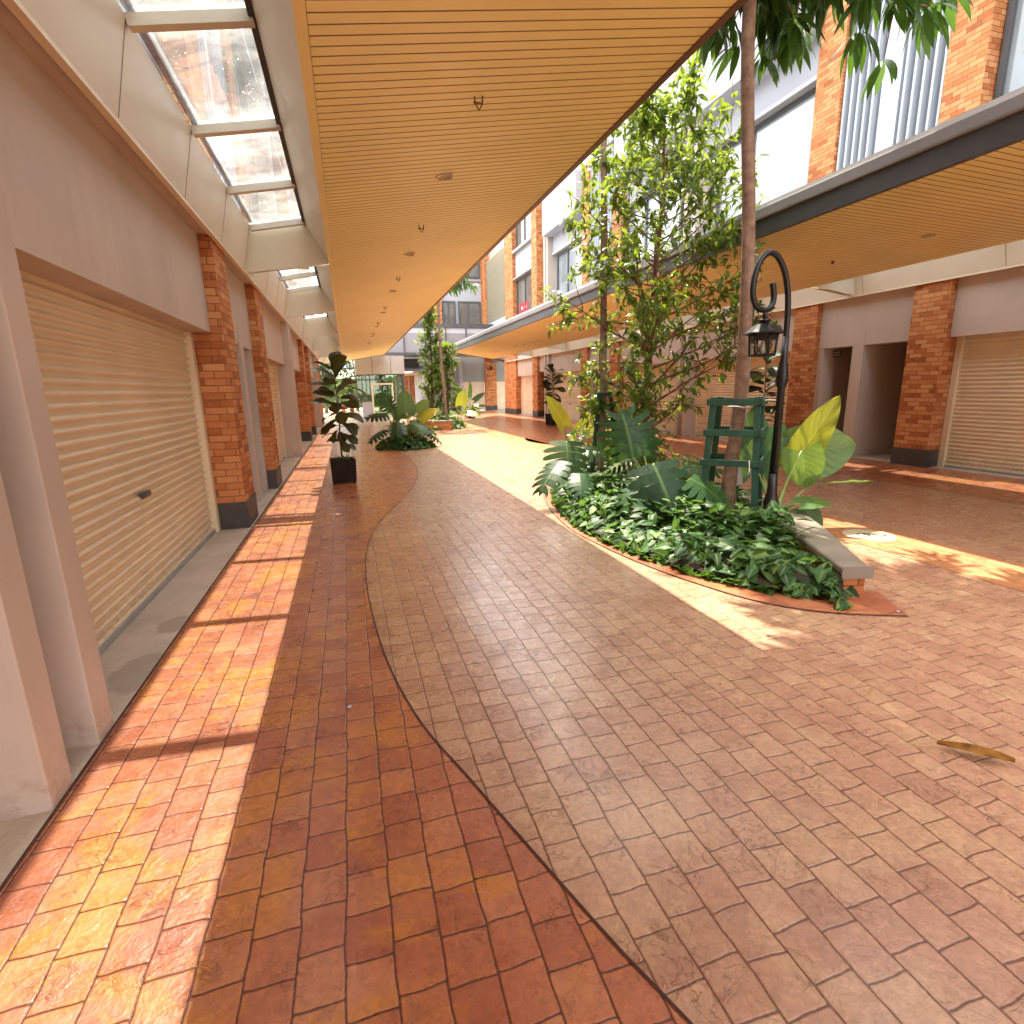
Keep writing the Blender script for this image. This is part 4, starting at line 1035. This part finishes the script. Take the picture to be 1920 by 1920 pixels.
# shrub behind the trunk
def shrub(name, label, c, rad, h, n, mat, L, W, seed, group=None, stemm='bark', cat='shrub', wn=(5, 8)):
    random.seed(seed); root, inv = plant(name, label, (c[0], c[1], 0), cat, group)
    sb = MB(); lf = MB()
    for k in range(n):
        an = random.uniform(0, 6.283); rr = rad * math.sqrt(random.random()); z = h * random.uniform(.25, 1) * (1 - .35 * (rr / rad) ** 2)
        e = V((c[0] + rr * math.cos(an), c[1] + rr * math.sin(an), z))
        sb.tube([(c[0] + rr * .2 * math.cos(an), c[1] + rr * .2 * math.sin(an), 0.0), V((c[0] + rr * .7 * math.cos(an), c[1] + rr * .7 * math.sin(an), z * .6)), e], [.012, .008, .004], 4, 0)
        whorl(lf, e, V((math.cos(an) * .6, math.sin(an) * .6, .8)), random.randint(*wn), L, W, random.uniform(.8, 1.4), .3)
    put_to(root, inv, sb, 'stems', MAT[stemm]); put_to(root, inv, lf, 'foliage', MAT[mat]); return root
shrub('leafy_shrub', 'dense small-leaved shrub around the foot of the brown-trunked tree', (4.4, 8.3), .95, 1.25, 150, 'leafA', .14, .042, 71)
leafplant('giant_taro', 'bright yellow-green broad leaf rising behind the thin green stakes', (3.75, 8.9, .05), [((3.62, 8.9, .95), (-.35, .1, .75), (.5, -.8, .2), .62, .46, 1), ((4.0, 9.0, .8), (.5, .2, .5), (-.3, -.8, .4), .5, .4, 1)], 'heart', ('leafE', 'leafY'), 'stem')
# strappy clump by the guard post
def strap_clump(mb, c, n, L, W, spread=1.0):
    for k in range(n):
        an = random.uniform(0, 6.283); el = random.uniform(.5, 1.35)
        leaf(mb, (c[0] + math.cos(an) * .02, c[1] + math.sin(an) * .02, c[2]), (math.cos(an) * math.cos(el) * spread, math.sin(an) * math.cos(el) * spread, math.sin(el)), (-math.cos(an) * math.sin(el), -math.sin(an) * math.sin(el), math.cos(el)), L * random.uniform(.6, 1.1), W, 'strap', random.uniform(.4, 1.0), .15, 6, random.random())
random.seed(9)
mb = MB(); strap_clump(mb, (3.55, 4.95, .12), 18, .5, .028)
o = mb.build('strappy_grass_clump', MAT['leafS']); tag(o, 'thin arching grass-like leaves beside the left post of the tree guard', 'plant')
# trailing vine over the red border at the bed tip
mb = MB(); random.seed(3)
b = MB()
pts = [(3.42, 3.05, .16), (3.36, 2.95, .14), (3.33, 2.87, .05), (3.30, 2.80, .02), (3.22, 2.76, .015)]
b.tube(pts, .004, 5, 1)
for k in range(22):
    t = random.random() * .9; i = min(3, int(t * 4)); q = V(pts[i]).lerp(V(pts[i + 1]), t * 4 - i)
    heart(b, q + V((0, 0, .02)), V((random.gauss(0, 1), random.gauss(-.4, 1), -.2)), V((random.gauss(-.2, .4), -.6, 1)), random.uniform(.06, .10), random.uniform(.04, .07), .3, .3, .2, 4, (-1, -.5, 0, .5, 1))
o = b.build('trailing_vine', [MAT['leafG'], MAT['stem']]); tag(o, 'small trailing vine hanging over the red border at the near tip of the bed', 'plant')

# ================================================================ POTTED FIDDLE-LEAF FIGS
def fig_pot(label, c, seed, rot=0, scale=1.0):
    random.seed(seed)
    pot = thing('plant_pot', label[0], 'planter', (c[0], c[1], 0), 'square dark planters'); inv = Matrix.Translation((-c[0], -c[1], 0))
    pot.rotation_euler = (0, 0, 0)
    w_, h = .205 * scale, .43 * scale
    b = MB(); q = [(-1, -1), (1, -1), (1, 1), (-1, 1)]
    cr, sr = math.cos(rot), math.sin(rot)
    def ring_(wd, z): return [b.vert((c[0] + (x * cr - y * sr) * wd, c[1] + (x * sr + y * cr) * wd, z)) for x, y in q]
    rings = [ring_(w_ * .92, .02), ring_(w_, h), ring_(w_ * 1.0, h + .001), ring_(w_ * .86, h + .001), ring_(w_ * .84, h - .07)]
    for a, d in zip(rings, rings[1:]):
        for k in range(4): b.face((a[k], a[(k + 1) % 4], d[(k + 1) % 4], d[k]))
    b.face(rings[0][::-1]); put_to(pot, inv, b, 'box', MAT['pot'], .006)
    b = MB()
    for x, y in q:
        b.box(c[0] + (x * cr - y * sr) * w_ * .86 - .02, c[0] + (x * cr - y * sr) * w_ * .86 + .02, c[1] + (x * sr + y * cr) * w_ * .86 - .02, c[1] + (x * sr + y * cr) * w_ * .86 + .02, 0.006, .025)
    # raised frame on each side
    for k in range(4):
        (x0, y0), (x1, y1) = q[k], q[(k + 1) % 4]
        for z, sc in ((.045, .925), (h - .02, 1.0)):
            p0 = V((c[0] + (x0 * cr - y0 * sr) * w_ * sc * 1.01, c[1] + (x0 * sr + y0 * cr) * w_ * sc * 1.01, z)); p1 = V((c[0] + (x1 * cr - y1 * sr) * w_ * sc * 1.01, c[1] + (x1 * sr + y1 * cr) * w_ * sc * 1.01, z)); b.beam(p0, p1, .012, .035)
        b.beam((c[0] + (x0 * cr - y0 * sr) * w_ * .935, c[1] + (x0 * sr + y0 * cr) * w_ * .935, .03), (c[0] + (x0 * cr - y0 * sr) * w_ * 1.01, c[1] + (x0 * sr + y0 * cr) * w_ * 1.01, h), .03, .03, (1, 0, 0))
    put_to(pot, inv, b, 'frame', MAT['pot'], .003)
    b = MB(); b.box(c[0] - w_ * .82, c[0] + w_ * .82, c[1] - w_ * .82, c[1] + w_ * .82, h - .12, h - .05); put_to(pot, inv, b, 'soil', MAT['soil'])
    fig = thing('fiddle_leaf_fig', label[1], 'potted plant', (c[0], c[1], h - .05), 'potted fiddle-leaf figs'); inv2 = Matrix.Translation((-c[0], -c[1], -(h - .05)))
    H = 1.52 * scale
    st = [(c[0], c[1], h - .05), (c[0] - .015, c[1], h + .35), (c[0] + .01, c[1] + .01, h + .8), (c[0] - .02, c[1], h + H)]
    tp = [V(p) for p in catmull(st, 8)]
    b = MB(); b.tube(tp, [.017 - .009 * k / len(tp) for k in range(len(tp))], 8); put_to(fig, inv2, b, 'stem', MAT['stem_d'])
    nl = 34
    for k in range(nl):
        f = k / (nl - 1); z = h + .26 + (H - .26) * f; p = min(tp, key=lambda q_: abs(q_.z - z)); p = V((p.x, p.y, z))
        an = k * 2.4 + random.uniform(-.3, .3); el = random.uniform(-.35, .4) if f < .4 else random.uniform(-.1, .7) if f < .85 else random.uniform(.6, 1.3)
        L = (.28 + .19 * min(1, f * 1.8)) * scale * random.uniform(.85, 1.1)
        lb = MB(); out = V((math.cos(an), math.sin(an), 0)); d = out * math.cos(el) + V((0, 0, math.sin(el))); n = V((0, 0, math.cos(el))) - out * math.sin(el) + rv() * .55 + V((-.1, -.45, 0))
        q0 = p + d * .05; lb.tube([p, q0], [.006, .005], 5)
        leaf(lb, q0, d, n, L, L * .62, 'fiddle', random.uniform(.2, .6), .22, 8, random.random(), 0, .03); put_to(fig, inv2, lb, 'leaf', MAT['leafF'])
    cl = MB()
    for k in range(9): strap_clump(cl, (c[0] + random.uniform(-.15, .15) * scale, c[1] + random.uniform(-.15, .15) * scale, h - .05), 7, .24 * scale, .022, 1.1)
    o = cl.build('underplanting', MAT['leafS']); tag(o, label[2], 'plant', 'grassy underplanting in the pots')
fig_pot(('dark brown square pot standing on the left red paving near the camera', 'dark fiddle-leaf fig in the pot on the left walkway', 'grassy leaves spilling from the pot on the left walkway'), (-.17, 10.2), 41, .04)
fig_pot(('dark square pot standing by the right shops under the far canopy', 'fiddle-leaf fig in the pot by the far right shutters', 'grassy leaves in the pot by the far right shutters'), (8.65, 22.6), 42, .35, 1.15)
fig_pot(('square pot hidden behind the near bed beside the right brick pillar', 'fiddle-leaf fig seen behind the lantern of the black lamp post', 'grassy leaves in the pot beside the right brick pillar'), (9.45, 10.75), 43, .0, 1.12)

# ================================================================ SECOND AND THIRD BEDS
c2 = (1.52, 16.0)
bed2 = [(c2[0] + .82 * math.cos(R_(a)), c2[1] + .95 * math.sin(R_(a))) for a in range(0, 360, 12)]
g = MB(); flat(g, bed2, .012); struct('planting_bed_soil', g, MAT['soil'])
random.seed(17); ground_cover('ground_cover', bed2, bed2 + [bed2[0]], 700, 'low leafy ground cover of the round bed in mid lane', .42, (.1, .17))
leafplant('monstera', 'dark split-leaved plant reaching left from the round bed in mid lane', (1.3, 15.9, .05), [
    ((1.05, 15.7, .95), (-.8, -.3, .1), (-.1, -.5, .85), .62, .5, 0), ((.95, 15.55, .55), (-.75, -.4, -.25), (-.3, -.3, .9), .6, .5, 0), ((1.3, 15.5, .75), (-.1, -.8, -.3), (0, -.5, .85), .58, .55, 0),
    ((1.7, 15.5, .7), (.4, -.75, -.2), (0, -.5, .85), .55, .5, 0), ((1.9, 15.7, .62), (.8, -.3, -.2), (.2, -.3, .9), .55, .5, 0), ((1.2, 16.0, 1.05), (-.3, -.3, .7), (0, -.9, .4), .5, .5, 0), ((2.1, 15.8, .42), (.85, -.25, -.35), (.2, -.2, .9), .55, .45, 0)], 'split', ('leafM',), 'stem')
leafplant('giant_taro', 'broad dark upright leaf with a yellow-green leaf in the round mid-lane bed', (1.7, 16.2, .05), [
    ((1.60, 16.1, .98), (.02, .1, 1), (.2, -.95, .1), .68, .62, 0), ((1.95, 16.1, .95), (.5, .1, .72), (-.4, -.85, .3), .52, .46, 0), ((1.98, 15.9, .80), (.72, -.1, .42), (-.35, -.75, .5), .62, .42, 1), ((1.45, 16.2, .8), (-.4, .1, .7), (.3, -.9, .3), .5, .42, 0)], 'heart', ('leafE', 'leafY'), 'stem')
shrub('leafy_shrub', 'small-leaved green shrub at the heart of the round mid-lane bed', (1.75, 16.2), .75, .95, 80, 'leafA', .16, .045, 73)
# third bed
bed3 = catmull([(3.3, 22.3), (4.2, 22.3), (4.9, 23.6), (4.9, 26.5), (4.2, 28.5), (3.5, 28.5), (3.1, 26.5), (3.0, 24), (3.3, 22.3)], 5)
g = MB(); flat(g, bed3, .012); struct('planting_bed_soil', g, MAT['soil'])
random.seed(19); ground_cover('ground_cover', bed3, bed3, 650, 'bright green ground cover of the farthest bed below the tall trees', .5, (.14, .24))
sw2 = thing('planter_seat_wall', 'short low brick seat wall with stone top at the farthest bed', 'low wall', (3.5, 22.2, 0)); inv = Matrix.Translation((-3.5, -22.2, 0))
A = [(2.55, 23.9), (2.85, 23.1), (3.3, 22.45), (3.95, 22.05)]; B2 = [(2.95, 24.1), (3.2, 23.4), (3.55, 22.8), (4.1, 22.35)]
b = MB(); strip_solid(b, A, B2, 0, .3); put_to(sw2, inv, b, 'brick_base', MAT['brick'])
b = MB(); strip_solid(b, [(x - .03, y - .03) for x, y in A], [(x + .03, y + .03) for x, y in B2], .305, .38); put_to(sw2, inv, b, 'stone_coping', MAT['coping'])
leafy_tree('bushy_tree', 'dense dark bushy tree standing in the farthest bed below the footbridge', [(3.75, 25.6, 0), (3.8, 25.6, 1.5), (3.85, 25.6, 3.2), (3.8, 25.7, 5.2)], .07, .02, 46, .35, lambda f: .85 - .35 * f, MAT['leafA'], MAT['bark'], .22, .065, 51, rise=(.1, .9), twigs=4)
leafy_tree('bushy_tree', 'second bushy tree at the right side of the farthest bed with silvery lit leaves', [(4.55, 26.0, 0), (4.6, 26, 1.4), (4.6, 26, 2.6), (4.6, 26, 3.6)], .06, .02, 36, .35, lambda f: .85 - .3 * f, MAT['leafA'], MAT['bark'], .2, .06, 52, rise=(.1, .9), twigs=4)
umbrella_tree('umbrella_tree', 'thin pale straight trunk with a drooping leaf tuft, in the farthest bed', [(4.15, 24.0, 0), (4.12, 24, 1.2), (4.05, 24, 2.4), (4.0, 24, 4.0), (4.05, 24.0, 5.6), (4.3, 24, 6.4), (4.45, 24, 7.2)], .075, .05, 5.9, 1.15, 53, nb=14, L=.5, leaf_n=8, sub=3)
leafplant('giant_taro', 'yellow-green broad leaf above pale bushes at the right end of the farthest bed', (4.75, 23.6, .05), [((4.7, 23.5, .95), (.2, -.1, .8), (-.3, -.85, .4), .7, .55, 1), ((5.0, 23.5, .6), (.7, -.4, -.1), (0, -.5, .85), .6, .5, 1), ((4.5, 23.4, .6), (-.4, -.5, .1), (0, -.6, .8), .55, .5, 0)], 'heart', ('leafE', 'leafY'), 'stem')
leafplant('bird_of_paradise', 'dark paddle-leaved plant in front of the far end shutters', (6.7, 31.0, 0), [((6.3, 30.9, 1.25), (-.55, 0, .9), (.3, -.9, .2), .95, .42, 0), ((6.75, 31, 1.2), (.15, 0, 1), (.5, -.8, .0), .9, .34, 0), ((7.0, 30.9, 1.0), (.6, -.2, .5), (-.1, -.7, .7), .75, .42, 0), ((6.5, 30.8, .9), (-.3, -.4, .5), (0, -.8, .6), .7, .4, 0), ((7.1, 31, .7), (.85, -.2, .0), (0, -.5, .9), .7, .34, 0)], 'heart', ('leafM',), 'stem_d')
shrub('leafy_shrub', 'low dark shrub below the paddle-leaved plant at the far shutters', (6.75, 30.8), .75, .7, 50, 'leafA', .2, .06, 74)

# ================================================================ FAR END
end = thing('entrance_pavilion', 'pale grey boxy entrance with dark lattice glazing and a cream-framed doorway at the lane end', 'building', (2.1, 36, 0)); inv = Matrix.Translation((-2.1, -36, 0))
b = MB()
for k, (a, e) in enumerate(((.62, 1.66), (1.67, 2.80), (2.81, 3.66))): b.box(a, e - .012, 36.0, 38.6, 2.68, 3.78)
put_to(end, inv, b, 'fascia_panel', MAT['greypanel'])
b = MB(); b.box(.9, 1.55, 36.25, 36.5, 0, .98); b.box(2.87, 3.5, 36.25, 36.5, 0, .98); put_to(end, inv, b, 'low_wall', MAT['plaster_w'])
b = MB()
for x in (1.53, 2.79): b.box(x, x + .09, 36.15, 36.4, 0, 2.02)
b.box(1.53, 2.88, 36.15, 36.4, 2.02, 2.11); dfm = put_to(end, inv, b, 'door_frame', MAT['cream'])
b = MB(); b.box(1.63, 2.78, 36.28, 36.30, .08, 2.0); put_to(end, inv, b, 'pane', MAT['pane'], parent=None)
b = MB(); b.box(.68, 1.52, 36.30, 36.31, .98, 2.62); b.box(2.89, 3.5, 36.30, 36.31, .98, 2.62); b.box(1.53, 2.88, 36.30, 36.31, 2.12, 2.62); put_to(end, inv, b, 'glazing', MAT['pane'])
b = MB()
for x in (.62, .95, 1.2, 1.42, 2.95, 3.2, 3.44): b.box(x, x + .05, 36.2, 36.26, .98 if x > .9 else .0, 2.67)
for z in (2.3, 2.6): b.box(.62, 3.49, 36.18, 36.24, z, z + .06)
for z in (1.0, 1.18, 1.36): b.box(.62, 1.5, 36.19, 36.25, z, z + .05)
for x in (.78, 1.08, 1.9, 2.4): b.box(x, x + .05, 36.2, 36.25, 2.3, 2.6)
put_to(end, inv, b, 'lattice_screen', MAT['steel'])
b = MB(); b.box(3.5, 3.62, 36.05, 36.5, 0, 2.67); put_to(end, inv, b, 'corner_post', MAT['steel'])
# glazed footbridge
br_ = thing('footbridge', 'raised glazed footbridge with charcoal beams and frosted panels crossing the lane end', 'footbridge', (4, 39, 3.9)); inv = Matrix.Translation((-4, -39, -3.9))
b = MB(); b.box(1.0, 10.3, 38.7, 38.95, 3.98, 4.16); b.box(-3, 10.3, 38.7, 38.95, 5.80, 6.08); put_to(br_, inv, b, 'beam', MAT['steel'])
b = MB(); b.box(1.0, 10.28, 38.78, 38.84, 4.165, 5.45); put_to(br_, inv, b, 'frosted_panel', MAT['frost'])
b = MB(); b.box(1.0, 10.28, 38.78, 38.83, 5.453, 5.795); put_to(br_, inv, b, 'top_panel', MAT['white'])
for k in range(7):
    b = MB(); x = 1.1 + k * 1.44 + (.0 if k else .0); b.box(x, x + .07, 38.70, 38.775, 4.163, 5.797); put_to(br_, inv, b, 'mullion', MAT['steel'])
b = MB(); b.box(1.0, 10.3, 39.0, 41.5, 4.0, 4.14); put_to(br_, inv, b, 'deck', MAT['greypanel'])
# light glass canopy at the end of the left walk
gc = thing('glass_canopy', 'thin dark-framed glass canopy beyond the end of the left walkway', 'canopy', (-1.2, 37, 3.3)); inv = Matrix.Translation((1.2, -37, -3.3))
b = MB(); b.box(-3.5, .6, 36.6, 36.7, 3.02, 3.10); b.box(-3.5, .6, 40, 40.1, 3.3, 3.38)
for x in (-2.2, -.75, .5): b.beam((x, 36.6, 3.1), (x, 40.1, 3.4), .07, .07)
put_to(gc, inv, b, 'frame', MAT['steel'])
b = MB(); b.quad((-3.5, 36.65, 3.11), (.6, 36.65, 3.11), (.6, 40.05, 3.42), (-3.5, 40.05, 3.42)); put_to(gc, inv, b, 'glass', MAT['pane'])
# rear building
rb = thing('rear_building', 'grey building closing the lane with windows above and pale shutters below', 'building', (8, 42, 0)); inv = Matrix.Translation((-8, -42, 0))
b = MB(); b.box(5.3, 13.5, 42.0, 46, 2.2, 4.0); put_to(rb, inv, b, 'wall', MAT['grey_end'])
b = MB(); b.box(3.2, 10.75, 42.05, 46, 4.0, 12.0); put_to(rb, inv, b, 'upper_wall', MAT['plaster_w'])
b = MB(); b.box(5.3, 8.5, 42.02, 42.4, 0, 2.2); put_to(rb, inv, b, 'lower_wall', MAT['plaster_w'])
for a, e in ((8.62, 10.35), (11.35, 13.4)):
    b = MB(); rows = None
    for k in range(29):
        for q, h in ((0, 0), (.4, .025), (.7, .025)):
            z = .04 + (k + q) * .0745; i = (b.vert((a, 42.06 - h, z)), b.vert((e, 42.06 - h, z)))
            if rows: b.face((rows[0], rows[1], i[1], i[0]), 0, True)
            rows = i
    o = put_to(rb, inv, b, 'roller_shutter', MAT['shutter'])
b = MB(); b.box(10.42, 11.3, 41.85, 42.3, .32, 4.0); pl = put_to(rb, inv, b, 'brick_pillar', MAT['brick'])
b = MB(); b.box(10.40, 11.32, 41.83, 42.2, 0, .32); put_to(rb, inv, b, 'plinth', MAT['plinth'])
b = MB(); b.box(8.35, 8.6, 41.7, 42.2, 0, 4.0); put_to(rb, inv, b, 'post', MAT['plaster_w'])
b = MB(); b.box(10.30, 10.74, 41.85, 42.3, 4.0, 12); put_to(rb, inv, b, 'brick_strip', MAT['brick'])
b = MB(); b.box(6.5, 7.25, 41.85, 42.3, 4.0, 12); put_to(rb, inv, b, 'brick_strip', MAT['brick'])
for z0, z1 in ((5.9, 8.05), (9.7, 11.8)):
    for a, e in ((8.5, 10.22), (7.3, 8.3), (4.2, 6.3)):
        b = MB()
        for x in (a, e - .09): b.box(x, x + .09, 41.93, 42.049, z0, z1)
        b.box(a, e, 41.935, 42.047, z1 - .09, z1); b.box(a, e, 41.935, 42.047, z0, z0 + .09); b.box(a + (e - a) * .42, a + (e - a) * .42 + .06, 41.94, 42.045, z0, z1)
        wf = put_to(rb, inv, b, 'window', MAT['steel'])
        b = MB(); b.box(a + .09, e - .09, 41.99, 42.03, z0 + .09, z1 - .09); o = put_to(rb, inv, b, 'pane', MAT['dwin'])
b = MB(); b.box(8.4, 10.28, 41.88, 42.049, 9.46, 9.6); put_to(rb, inv, b, 'window_sill', MAT['gutter'])
wlp = thing('wall_lantern', 'small black lantern fixed on the far brick pillar under the right canopy end', 'wall lamp', (10.86, 41.8, 3.2)); inv = Matrix.Translation((-10.86, -41.8, -3.2))
b = MB(); b.tube([(10.86, 41.85, 3.3), (10.86, 41.75, 3.42), (10.86, 41.68, 3.36)], .02, 6); b.lathe((10.86, 41.68, 3.05), [(.07, 0), (.10, .2), (.15, .22), (.06, .3), (.0, .36)], 8, smooth=False); put_to(wlp, inv, b, 'lantern', MAT['black'])
b = MB(); b.lathe((10.86, 41.68, 2.9), [(.04, 0), (.07, .05), (.07, .13)], 8); put_to(wlp, inv, b, 'lamp_glass', MAT['white'])
# receding passage left of the rear building
ps = thing('passage_wall', 'narrow receding wall with orange brick pillars and a slate awning beside the entrance', 'building', (4.5, 38.5, 0)); inv = Matrix.Translation((-4.5, -38.5, 0))
b = MB(); b.box(4.95, 5.28, 37.6, 42, 0, 2.85); put_to(ps, inv, b, 'end_wall', MAT['plaster_w'])
b = MB(); b.box(3.7, 5.25, 44.0, 44.4, 0, 3.0); put_to(ps, inv, b, 'back_wall', MAT['plaster'])
for x in (4.2, 4.72):
    b = MB(); b.box(x, x + .34, 42.6, 43.2, 0, 2.8); put_to(ps, inv, b, 'brick_pillar', MAT['brick'])
b = MB(); b.quad((3.7, 38.0, 2.95), (5.4, 37.2, 2.85), (5.4, 41.5, 3.4), (3.7, 41.5, 3.4)); b.quad((3.7, 38.0, 2.90), (3.7, 41.5, 3.35), (5.4, 41.5, 3.35), (5.4, 37.2, 2.80)); b.quad((3.7, 38.0, 2.9), (5.4, 37.2, 2.8), (5.4, 37.2, 2.85), (3.7, 38.0, 2.95)); put_to(ps, inv, b, 'awning', MAT['steel'])
b = MB(); b.box(3.7, 5.3, 41.55, 41.7, 3.0, 3.9); put_to(ps, inv, b, 'awning_back', MAT['steel'])
b = MB(); b.box(3.68, 4.94, 37.9, 44, 2.72, 2.83); put_to(ps, inv, b, 'passage_ceiling', MAT['cream'])
# garden beyond
for k, (x, y, h, r_) in enumerate(((-1.7, 47, 5.5, 1.7), (.8, 50, 6.0, 2.0), (2.6, 47, 4.2, 1.6), (-4.2, 52, 7, 2.2))):
    leafy_tree('garden_tree', ('feathery sunlit garden tree seen left of the entrance', 'garden tree seen through the entrance lattice', 'low garden tree seen through the cream doorway', 'tall garden tree beyond the left shop row end')[k], [(x, y, 0), (x + .1, y, h * .4), (x - .1, y, h * .7), (x, y, h)], .12, .03, 34, .5, lambda f, r_=r_: r_ * (1 - .4 * f), MAT['leafS'], MAT['bark_g'], .5, .14, 80 + k, rise=(.0, .8), twigs=3, wn=(6, 8))
b = MB(); b.box(-12, 14, 60, 60.5, 0, 3.0); o = b.build('foliage_backdrop', plain('foliage_green', (.07, .10, .045), .9, .3, .8)); tag(o, 'long dark green backdrop in place of foliage far behind the garden trees', 'wall')  # added plain green box standing in for distant foliage
for (x, y) in ((-.3, 38.0), (.25, 38.0)):
    b = MB(); b.box(x - .14, x + .14, y - .14, y + .14, 0, .85); o = b.build('brick_pier', MAT['brick']); tag(o, 'short red brick pier standing before the garden left of the entrance', 'pier', 'short brick piers by the garden')

# ================================================================ LITTER
random.seed(4)
b = MB(); p0 = V((2.40, 1.49, .012)); p1 = V((2.585, 1.30, .012)); d = (p1 - p0); L_ = d.length; d, n, s = frame(d, (0, 0, 1)); rows = []
for k in range(13):
    t = k / 12; wd = .030 * math.sin(math.pi * t ** 1.25) ** .9 + .0012 if 0 < t < 1 else .0012; zc = .002 + .011 * math.sin(math.pi * t) 
    c = p0 + d * (L_ * t) + s * (.012 * math.sin(t * 3.1))
    rows.append([b.vert(c + s * wd * q + V((0, 0, zc + .020 * abs(q) ** 1.5 * (1 if q < 0 else .55) )), (.5, abs(q), t)) for q in (-1, -.5, 0, .5, 1)])
for a, c in zip(rows, rows[1:]):
    for j in range(4): b.face((a[j], a[j + 1], c[j + 1], c[j]), 0, True)
o = b.build('fallen_leaf', MAT['dryleaf']); tag(o, 'curled brown fallen leaf lying on the paving at the right', 'leaf')
for k, (x, y, lab) in enumerate(((3.61, 2.63, 'tiny white scrap on the red tip of the bed border'), (2.50, 2.63, 'tiny white scrap on the tan paving before the bed'), (-.12, 2.64, 'tiny white scrap on the red paving at the left'))):
    b = MB(); b.lathe((x, y, .009), [(.012, 0), (.014, .004), (.008, .009), (.0, .01)], 7); o = b.build('paper_scrap', MAT['white']); tag(o, lab, 'litter')
for k in range(16):
    x, y = random.uniform(1.6, 4.2), random.uniform(1.2, 2.9); a = random.uniform(0, 6.28)
    b = MB(); leaf(b, (x, y, .012), (math.cos(a), math.sin(a), 0), (0, 0, 1), random.uniform(.012, .03), .008, 'lance', .2, .3, 3); o = b.build('leaf_fragment', MAT['dryleaf']); tag(o, 'tiny dark dry leaf fragment scattered on the tan paving', 'leaf', 'dry leaf fragments on the paving')
